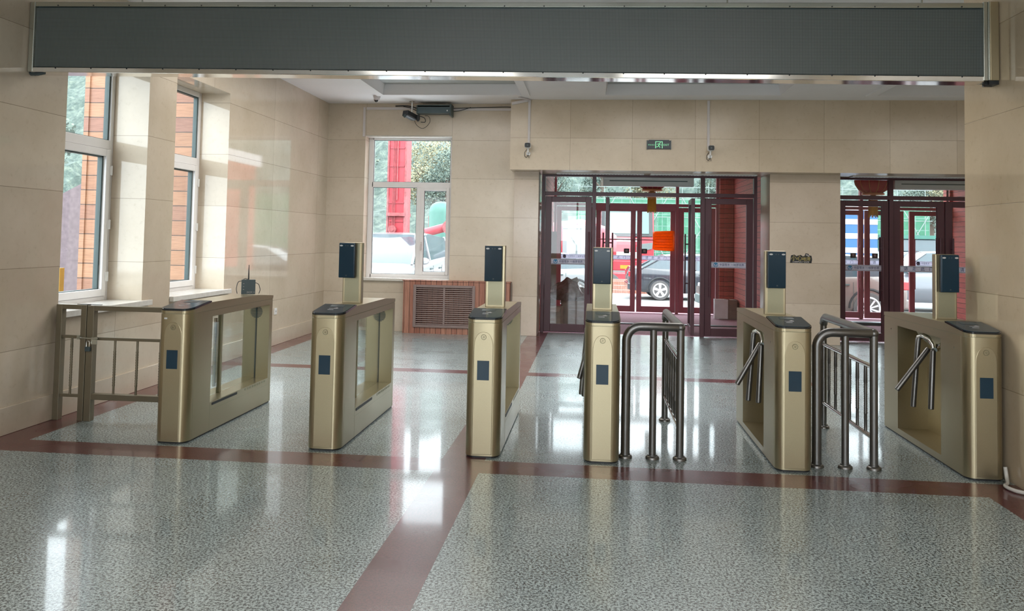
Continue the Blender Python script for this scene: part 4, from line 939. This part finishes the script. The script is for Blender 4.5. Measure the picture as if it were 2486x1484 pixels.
# shovel threaded through the outer handles
T = empty('snow_shovel', (0, 0, 0), 0, 'orange snow shovel threaded sideways through the outer door handles', 'shovel')
b = B(); b.tube([(.05, 17.11, 1.50), (1.24, 17.11, 1.50)], .012, 10); obj('shovel_handle', b, M['maroon_hazed'], T)
b = B(); rings = []
for (xx, hz, dy) in ((0, .17, 0), (.05, .19, .02), (.22, .20, .04), (.38, .205, .03), (.43, .20, .0)):
    rings.append([(1.195+xx, 17.08-dy+.03*math.cos(t*PI*2)*0+(.05*((q-6)/6.)**2 if True else 0), 1.485+hz*(q-6)/6.) for q, t in ((q, 0) for q in range(13))])
b.loft(rings, cap=False, closed=False)
ob = obj('shovel_blade', b, M['orange'], T, smooth=True); sd = ob.modifiers.new('solid', 'SOLIDIFY'); sd.thickness = .008
for q in range(6): b = B(); b.tube([(1.22, 17.035, 1.35+q*.055), (1.58, 17.025, 1.345+q*.057)], .006, 6); obj('blade_rib', b, M['orange'], T)

# ================================================================== EXTERIOR
GZ = -.35
b = B(); b.box(-120, 120, 17.6, 200, GZ-.3, GZ); b.box(-120, -4.66, -20, 17.6, GZ-.3, GZ)
struct('ground', b, M['ground'], label='pale concrete yard outside', cat='ground')
for q, (y, z) in enumerate(((17.6, -.12), (18.0, -.235))):
    b = B(); b.box(-1.6, 8.6, y, y+.42, GZ, z); tag(obj('entrance_step', b, M['ground']), ['upper', 'lower'][q]+' entrance step outside the doors', 'step', kind='structure')
# clad annex seen through the left windows
b = B(); b.box(-6.24, -4.67, 9.55, 12, GZ, 4.5); an = tag(obj('clad_annex', b, M['wood']), 'annex clad in orange brown planks outside the left windows', 'annex')
b = B(); b.box(-6.285, -6.225, 9.53, 9.60, GZ, 4.5); obj('corner_board', b, M['wood'], an)
b = B(); b.prism([(-7.4, .6), (-6.3, 3.0), (-6.3, 1.6)], 1, 9.9, 10.2) if False else b.prism([(-14, -.35), (-8.5, 2.5), (-6.0, 4.2), (-6.0, -.35)], 1, 13.5, 16)
tag(obj('shingle_roof', b, M['roof']), 'lilac grey sloping roof glimpsed past the annex', 'roof')
b = B(); b.box(-8.6, -7.45, 10.9, 11.0, .55, .95); yb = tag(obj('yellow_board', b, M['yellow']), 'yellow board outside the nearer left window', 'board')
b = B(); b.box(-8.6, -7.45, 10.88, 11.02, .47, .55); obj('red_edge', b, M['tail'], yb)
for x in (-8.5, -7.6): b = B(); b.box(x, x+.08, 10.92, 10.98, GZ, .5); obj('board_leg', b, M['white'], yb)
T = empty('white_railing', (0, 0, 0), 0, 'white rail fence outside the nearer left window', 'fence')
for q in range(8): b = B(); b.box(-9.0+q*.28, -8.95+q*.28, 10.3, 10.35, GZ, .38 if q else .42); obj('fence_post', b, M['white'], T)
for z in (.38, 0.): b = B(); b.box(-9.0, -6.9, 10.285, 10.30, z, z+.06); obj('fence_rail', b, M['white'], T)

# ---- vehicles
def wheel(b, x, y, r, w=.2): b.lathe([(r*.55, -w/2), (r*.93, -w/2), (r, -w*.32), (r, w*.32), (r*.93, w/2), (r*.55, w/2)], (x, y, r), 1, 28)
def car(name, loc, rz, paint, lab, L=4.5, Wd=1.78, H=1.45, suv=False, r=.31, spokes=5):
    """car along local +x (nose) built from lofted sections"""
    T = empty(name, loc, rz, lab, 'car')
    b = B(); hz = .30*H; 
    if suv: top = [(-.5, .40, .93), (-.49, .60, .62), (-.40, .63, .60), (-.25, .64, .60), (.10, .64, .60), (.22, .62, .60), (.40, .57, .58), (.48, .50, .54), (.5, .36, .48)]
    lower = [(-.50, .34, .62, .82), (-.485, .22, .70, .90), (-.40, .17, .71, .98), (-.20, .16, .69, 1), (.05, .16, .66, 1), (.25, .16, .64, 1), (.38, .17, .60, .97), (.47, .20, .53, .90), (.50, .28, .46, .80)]
    rings = []
    for (u, z0, z1, ww) in lower:
        x = u*L; w = Wd/2*ww; a, c = z0*H, z1*H
        rings.append([(x, -w*.92, a), (x, -w, a+.12), (x, -w, c-.16), (x, -w*.93, c-.03), (x, -w*.7, c), (x, w*.7, c), (x, w*.93, c-.03), (x, w, c-.16), (x, w, a+.12), (x, w*.92, a)])
    b.loft(rings); obj('body', b, paint, T, smooth=True)
    cab = [(-.42, .66, .66, .80), (-.30 if suv else -.26, .66, .97, .74), (-.12, .66, 1., .74), (.05, .64, .99, .74), (.26, .60, .62, .80)] if not suv else [(-.47, .66, .68, .80), (-.41, .66, .96, .76), (-.15, .66, 1., .76), (.06, .64, .98, .76), (.24, .60, .63, .82)]
    rings = []
    for (u, z0, z1, ww) in cab:
        x = u*L; wb, wt_ = Wd/2*.90, Wd/2*ww; a, c = z0*H, z1*H
        k = (c-a)/(H*.36); wt2 = wb+(wt_-wb)*min(1, k)
        rings.append([(x, -wb, a-.03), (x, -wt2, c-.02), (x, -wt2*.8, c), (x, wt2*.8, c), (x, wt2, c-.02), (x, wb, a-.03)])
    b = B(); b.loft(rings); g = obj('greenhouse', b, M['carglass'], T, smooth=True)
    # roof and pillars in body colour
    b = B(); r2 = []
    for (u, z0, z1, ww) in cab[1:-1]:
        x = u*L; wt_ = Wd/2*ww+.006; c = z1*H+.008; r2.append([(x, -wt_, c-.05), (x, -wt_*.85, c), (x, 0, c+.012), (x, wt_*.85, c), (x, wt_, c-.05), (x, 0, c-.06)])
    b.loft(r2)
    def pillar(u0, z0, u1, z1, t=.035):
        for s in (-1, 1):
            w0, w1 = Wd/2*.905, Wd/2*cab[2][3]+.008
            b.tube([(u0*L, s*w0, z0*H), (u1*L, s*w1, z1*H)], t, 6)
    pillar(cab[0][0], .67, cab[1][0], .955); pillar(cab[-1][0], .63, cab[-2][0], .965, .03); pillar(-.06, .66, -.05, .96, .03)
    obj('roof', b, paint, T, smooth=True)
    wx = (.305*L, -.295*L)
    for x in wx:
        for s in (-1, 1):
            b = B(); wheel(b, x, s*(Wd/2-.09), r); w = obj('wheel', b, M['tyre'], T, smooth=True)
            b = B(); yy = s*(Wd/2-.09)+s*.095
            b.lathe([(r*.70, -.012), (r*.70, .012)], (x, yy-s*.02, r), 1, 28)
            hub = obj('hubcap', b, M['gasket'], w)
            b = B(); b.lathe([(r*.12, -.02), (r*.12, .02)], (x, yy, r), 1, 16); pts = [(x+r*.66*math.cos(a*PI/14), yy, r+r*.66*math.sin(a*PI/14)) for a in range(29)]; b.tube(pts, r*.07, 8, cap=False)
            for q in range(spokes):
                a = 2*PI*q/spokes+PI/2; c, d = math.cos(a), math.sin(a); wv = r*(.11 if spokes < 7 else .05)
                P = [(x+r*.1*c-d*wv*.8, r+r*.1*d+c*wv*.8), (x+r*.66*c-d*wv*1.3, r+r*.66*d+c*wv*1.3), (x+r*.66*c+d*wv*1.3, r+r*.66*d-c*wv*1.3), (x+r*.1*c+d*wv*.8, r+r*.1*d-c*wv*.8)]
                b.prism(P, 1, yy-.012, yy+.012)
            obj('alloy_rim', b, M['alloy'], w)
            b = B(); pts = [(x+(r+.07)*math.cos(a*PI/12), s*(Wd/2-.01), r+(r+.07)*math.sin(a*PI/12)) for a in range(13)]; b.tube(pts, .03, 6); obj('wheel_arch', b, M['black'], T)
    for s in (-1, 1): b = B(); b.box(-.502*L, -.46*L, s*Wd*.40-.12, s*Wd*.40+.12, .50*H, .62*H); obj('tail_lamp', b, M['tail'], T, bevel=.02)
    for s in (-1, 1): b = B(); b.box(.455*L, .487*L, s*Wd*.36-.15, s*Wd*.36+.15, .42*H, .50*H); obj('head_lamp', b, M['lightbits'], T, bevel=.02)
    b = B(); b.box(.47*L, .508*L, -Wd*.38, Wd*.38, .20*H, .34*H); obj('front_bumper', b, M['gasket'], T, bevel=.03); b = B(); b.box(-.508*L, -.47*L, -Wd*.42, Wd*.42, .22*H, .36*H); obj('rear_bumper', b, paint, T, bevel=.03)
    for s in (-1, 1): b = B(); b.ball((.17*L, s*(Wd/2+.10), .67*H), .11, (.7, 1.1, .75)); b.tube([(.17*L, s*Wd*.44, .64*H), (.17*L, s*(Wd/2+.05), .66*H)], .025, 6); obj('side_mirror', b, paint, T, smooth=True)
    for s in (-1, 1):
        for u in (-.06, .17, -.22): b = B(); b.box(u*L-.004, u*L+.004, s*Wd/2-.004, s*Wd/2+.004, .22*H, .60*H); obj('door_seam', b, M['gasket'], T)
        for u in (-.02, -.18): b = B(); b.box(u*L-.09, u*L+.09, s*(Wd/2+.01)-.012, s*(Wd/2+.01)+.012, .555*H, .575*H); obj('door_handle', b, M['gasket'], T)
    return T
car('suv', (-4.80, 19.2, GZ), math.radians(-95), M['carwhite'], 'white suv parked facing the back window', 4.7, 1.95, 1.90, True, .36)
car('sedan', (3.35, 26.6, GZ), math.radians(2), M['carblack'], 'black sedan parked side on beyond the middle doors', 4.6, 1.76, 1.42, False, .31)
car('suv', (4.9, 20.6, GZ), math.radians(183), M['carbeige'], 'champagne beige car beyond the second entrance', 4.6, 1.82, 1.60, True, .37, 10)
car('suv', (9.4, 24.5, GZ), math.radians(178), M['carsilver'], 'silver suv beyond the second entrance behind the rightmost reader', 4.5, 1.8, 1.68, True, .34)
car('sedan', (-2.0, 24.0, GZ), math.radians(200), M['carwhite'], 'white car partly hidden by the wrapped bundle', 4.4, 1.75, 1.45, False, .31)
# big red lorry
T = empty('lorry', (1.70, 40, GZ), 0, 'big red lorry cab facing the entrance', 'lorry')
b = B(); b.prism([(0, .75), (-.06, 1.6), (.0, 2.1), (.32, 3.35), (2.2, 3.5), (2.2, .75)], 0, -1.45, 1.15); obj('cab', b, M['redpaint'], T, bevel=.06)
b = B(); b.prism([(-.02, 1.98), (.29, 3.3), (.22, 3.32), (-.09, 2.00)], 0, -1.38, 1.08); obj('windscreen_surround', b, M['black'], T, bevel=.02)
b = B(); b.prism([(-.07, 2.12), (.20, 3.2), (.17, 3.21), (-.10, 2.13)], 0, -1.2, .9); obj('windscreen', b, plain('pale_teal_screen', (.10, .17, .16, 1), .2), T, bevel=.02)
for s in (-1, 1): b = B(); b.prism([(-.15+s*.85-.38, 1.25), (-.15+s*.85+.35, 1.42), (-.15+s*.85+.38, 1.72), (-.15+s*.85-.1, 1.66), (-.15+s*.85-.40, 1.5)], 1, -.10, .02); obj('head_lamp', b, plain('grey_lamp_glass', (.12, .15, .15, 1), .2), T)
b = B(); b.box(-1.45, 1.15, -.12, .3, .35, .85); obj('bumper', b, M['redpaint'], T, bevel=.05)
b = B(); b.box(-.75, .45, -.075, -.055, .95, 1.25); obj('grille', b, M['lightbits'], T); b = B(); b.box(-.75, .45, -.08, -.06, 1.75, 1.9); obj('badge_panel', b, M['lightbits'], T)
b = B(); b.box(-.45, .12, -.13, -.121, .45, .62); obj('number_plate', b, M['yellow'], T)
for s in (-1, 1): b = B(); b.lathe([(.5, -.15), (.5, .15)], (s*1.1-.15, 1.3, .5), 0, 24); obj('wheel', b, M['tyre'], T)
b = B(); b.box(-1.75, -1.55, .1, .3, 2.1, 2.9); b.tube([(-1.45, .2, 2.7), (-1.6, .2, 2.6)], .03, 6); obj('mirror', b, M['white'], T)
b = B(); b.box(1.35, 1.6, .1, .3, 1.4, 1.95); b.tube([(1.15, .2, 1.7), (1.4, .2, 1.7)], .03, 6); obj('mirror', b, M['white'], T)
b = B(); b.box(-1.4, 1.1, 2.3, 9, .9, 3.1); obj('load_body', b, M['redpaint'], T)
# red drilling rig mast with carrier
T = empty('drilling_rig_mast', (-5.85, 24.2, GZ), 0, 'tall red steel rig mast standing behind the white suv', 'rig mast')
b = B(); b.box(-.30, .18, 0, .5, 0, 9.5); obj('mast', b, M['redpaint'], T)
for s in (-.325, .205): b = B(); b.box(s-.025, s+.025, -.06, .56, 0, 9.5); obj('side_rail', b, M['rust'], T)
for q in range(16): b = B(); b.box(-.28, .16, -.03, -.002, .6+q*.55, .64+q*.55); obj('rung', b, M['redpaint'], T)
for q in range(3): b = B(); b.tube([(-.18+q*.04, -.05, 1.8), (-.18+q*.04, -.05, 9.4)], .010, 6); obj('wire_rope', b, M['rust'], T)
b = B(); b.tube([(-.04, -.06, 2.9), (-.04, -.06, 5.2)], .02, 6); obj('hydraulic_pipe', b, M['rust'], T)
b = B(); b.lathe([(.12, -.16), (.12, -.04)], (-.15, 0, 2.02), 1, 20); b.lathe([(.06, -.18), (.06, -.16)], (-.15, 0, 2.02), 1, 20); obj('pulley', b, M['rust'], T)
b = B(); b.box(-.34, .22, -.12, .7, 2.42, 2.52); obj('clamp_plate', b, M['rust'], T)
T = empty('drilling_machine', (-5.05, 27.5, GZ), 0, 'red machine body and sloping boom right of the white suv', 'construction machine')
b = B(); b.box(-.3, 2.8, 0, 2.0, .75, 1.75); b.box(0, 2.4, .1, 1.9, .25, .75); obj('machine_body', b, M['redpaint'], T, bevel=.05)
b = B(); b.tube([(-.6, -.2, 1.95), (2.2, -.2, 2.75)], .15, 12); obj('boom', b, M['redpaint'], T, smooth=True)
b = B(); b.lathe([(.25, -.4), (.25, -.3)], (.25, 0, 2.15), 1, 20); obj('sheave', b, M['rust'], T)
b = B(); b.box(.3, 1.0, -.02, 0, 1.25, 1.45); obj('vent', b, M['lightbits'], T)
for q in range(2): b = B(); b.tube([(-.3, .3+q*1.4, .25), (2.6, .3+q*1.4, .25)], .25, 12); obj('track', b, M['tyre'], T)
T = empty('storage_tank', (-5.93, 31.5, GZ), 0, 'domed green storage tank behind the red machine', 'tank')
b = B(); b.lathe([(.46, 0), (.46, 2.75), (.44, 2.92), (.36, 3.06), (.2, 3.16), (.02, 3.19)], (0, 0, 0), 2, 28); obj('tank_shell', b, M['greentank'], T, smooth=True)
b = B(); b.tube([(-.47, 0, 0), (-.47, 0, 2.6), (-.3, -.3, 2.85)], .02, 6); obj('pipe', b, M['rust'], T)
# white van and red loader behind it at left of entrance
T = empty('white_container', (-.55, 30.5, GZ), 0, 'white site container behind the left glass door', 'container')
b = B(); b.box(-.62, .75, 0, 2.4, .75, 2.35); obj('container_shell', b, M['carwhite'], T, bevel=.03)
b = B(); b.box(.05, .06, -.006, 0, .8, 2.3); b.box(-.62, .75, -.006, 0, 2.2, 2.22); b.tube([(-.3, -.02, 1.9), (-.1, -.02, 1.6), (-.12, -.02, 1.1)], .015, 6); obj('panel_seam', b, M['gasket'], T); b = B(); b.box(-.5, .6, .2, 2.2, 0, .75); obj('skid', b, M['tyre'], T)
T = empty('concrete_mixer_lorry', (-.75, 36, GZ-.55), 0, 'red mixer drum behind the white container', 'lorry')
b = B(); b.lathe([(.35, -1.9), (1.05, -1.0), (1.2, .2), (.9, 1.2), (.5, 1.7)], (0, 0, 2.05), 0, 24); obj('drum', b, M['redpaint'], T, smooth=True)
b = B(); b.box(-2.2, 2.2, -.9, .9, .5, .95); obj('chassis', b, M['redpaint'], T)
for q in (-1.5, 0, 1.4): b = B(); b.lathe([(.48, -1.1), (.48, 1.1)], (q, 0, .48), 1, 20); obj('wheel', b, M['tyre'], T)
# scaffolded building with green netting
T = empty('scaffolded_building', (0, 0, 0), 0, 'low building wrapped in green scaffold netting', 'building')
b = B(); b.box(-1.4, 24, 62, 72, GZ, 4.6); obj('building_core', b, M['net'], T)
for q in range(14): b = B(); b.tube([(-1.2+q*1.9, 61.5, GZ), (-1.2+q*1.9, 61.5, 5.6)], .03, 6); obj('scaffold_upright', b, M['scaf'], T)
for z in (.6, 1.9, 3.2, 4.5, 5.4): b = B(); b.tube([(-1.3, 61.5, z), (24, 61.5, z)], .025, 6); obj('scaffold_ledger', b, M['scaf'], T)
for q in range(7): b = B(); b.tube([(-1.2+q*3.8, 61.4, 0), (1.5+q*3.8, 61.4, 4.6)], .03, 6); b.tube([(1.5+q*3.8, 61.4, 0), (-1.2+q*3.8, 61.4, 4.6)], .03, 6); obj('cross_brace', b, M['scaf'], T)
T = empty('blue_cabin', (10.55, 33, GZ), 0, 'blue and white striped site cabin in the second entrance', 'cabin')
b = B(); b.box(-.9, .3, 0, 3, 0, 3.4); obj('cabin_shell', b, M['blue'], T)
for q in range(6): b = B(); b.box(-.9, .3, -.02, 0, .4+q*.55, .6+q*.55); obj('white_stripe', b, M['white'], T)
b = B()
b.box(-1.2, .5, -.2, 3.2, 3.4, 3.5); obj('roof', b, M['white'], T)
T = empty('pickup_truck', (13.0, 36, GZ), 0, 'pale truck with a turquoise roof beyond the silver suv', 'truck')
b = B(); b.box(-1.3, 1.5, 0, 2, .5, 1.55); obj('truck_body', b, M['carwhite'], T, bevel=.05); b = B(); b.box(-1.0, 1.2, 0.02, 1.9, 1.55, 2.1); obj('truck_cab', b, M['carglass'], T, bevel=.05); b = B(); b.box(-1.1, 1.3, -.05, 2, 2.1, 2.25); obj('truck_roof', b, M['greentank'], T)
for s in (-.8, .9): b = B(); b.lathe([(.4, -.02), (.4, .25)], (s, 0, .4), 1, 20); obj('wheel', b, M['tyre'], T)
# timber stack and debris behind the sedan
for q in range(7):
    b = B(); z = GZ+.06+.13*(q % 3); b.box(.5+.2*(q % 2), 2.2+.3*(q % 3), 28.8+.42*q-.15, 28.8+.42*q+.15, z-.06 if q % 3 == 0 else GZ, z+.05)
    tag(obj('timber_board', b, M['cabwood']), 'pale timber board in the yard pile, '+['nearest', 'second nearest', 'third nearest', 'middle one', 'third farthest', 'second farthest', 'farthest'][q]+' of the seven', 'board', 'timber boards in the yard')
# hills and trees
def hill(name, xs0, xs1, y0, y1, h, lab, seed):
    b = B(); nx, ny = 110, 44; V = []
    for j in range(ny+1):
        row = []
        for i in range(nx+1):
            u, v = i/nx, j/ny; x = xs0+(xs1-xs0)*u; y = y0+(y1-y0)*v
            z = GZ+h*v**.9*(.8+.25*math.sin(u*5+seed)); z += (2.6*mn.noise(Vector((x*.16, y*.16, seed)))+1.5*mn.noise(Vector((x*.45, y*.45, seed+3)))+.9*mn.noise(Vector((x*1.1, y*1.1, seed+9))))*min(1, v*6)
            row.append(b.bm.verts.new((x, y, z)))
        V.append(row)
    for j in range(ny):
        for i in range(nx): b._f([V[j][i], V[j][i+1], V[j+1][i+1], V[j+1][i]])
    return tag(obj(name, b, M['forest'], None), lab, 'forest', kind='stuff')
hill('forest_hillside', -95, 90, 85, 150, 42, 'hazy wooded hillside behind the building site', 1.3)
hill('forest_hillside', -110, -30, 34, 82, 8, 'wooded slope outside the left windows', 4.1)
def tree(x, y, h, r, mat, lab, seed, dens=420):
    rnd = random.Random(seed); T = empty('tree', (x, y, GZ), 0, lab, 'tree', 'trees beyond the yard')
    b = B(); b.tube([(0, 0, 0), (.05*h*.2, 0, h*.5), (0, .1, h*.8)], [.035*h, .022*h, .01*h], 8)
    for q in range(5): a = rnd.uniform(0, 6.3); b.tube([(0, 0, h*(.35+.08*q)), (math.cos(a)*r*.6, math.sin(a)*r*.6, h*(.5+.08*q))], [.012*h, .004*h], 6)
    obj('trunk', b, M['bark'], T)
    b = B()
    blobs = [(rnd.uniform(-.5, .5)*r, rnd.uniform(-.5, .5)*r, h*rnd.uniform(.42, .88), r*rnd.uniform(.32, .55)) for _ in range(11)]
    for q in range(dens):
        cx_, cy_, cz_, cr = rnd.choice(blobs); d = Vector((rnd.gauss(0, 1), rnd.gauss(0, 1), rnd.gauss(0, 1))).normalized()*cr*rnd.uniform(.6, 1.05)
        p = Vector((cx_, cy_, cz_))+d; s = rnd.uniform(.045, .10)*max(.6, r/2.2); u = Vector((rnd.gauss(0, 1), rnd.gauss(0, 1), rnd.gauss(0, 1))).normalized(); w = u.orthogonal().normalized()
        vs = [b.bm.verts.new(p+u*s), b.bm.verts.new(p+w*s*.6), b.bm.verts.new(p-u*s), b.bm.verts.new(p-w*s*.6)]; b._f(vs)
    obj('foliage', b, M[mat], T)
tr = [(-20, 66, 10, 3.3, 'leaf'), (-15.5, 78, 12, 3.4, 'leafy'), (-12.2, 67, 9, 3.0, 'leaf'), (-24, 78, 13, 3.6, 'leaf'), (-8.4, 76, 10, 3.0, 'leafy'), (-4.2, 82, 11, 3.0, 'leaf'), (.6, 77, 11, 3.2, 'leaf'), (5.5, 84, 12, 3.2, 'leafy'), (11, 77, 11, 3.2, 'leaf'), (17, 84, 12, 3.4, 'leaf'), (27.5, 66, 8, 2.8, 'leafy'), (29.5, 76, 9, 3.2, 'leaf')]
for q, (x, y, h, r_, m_) in enumerate(tr):
    tree(x, y, h, r_, m_, ('yellowing' if m_ == 'leafy' else 'green')+' tree on the slope, '+['left of the rig mast', 'above the rig mast', 'right of the rig mast', 'at the left edge of the back window', 'behind the green tank', 'left of the scaffolded building', 'behind the left end of the scaffolding', 'behind the scaffolding above the lorry', 'behind the middle of the scaffolding', 'behind the right of the scaffolding', 'right of the scaffolding, nearer', 'right of the scaffolding, farther'][q], 20+q, 6500)
tree(-13.5, 18, 4.9, 1.9, 'leaf', 'green tree outside the top of the nearer left window', 77, 2500)
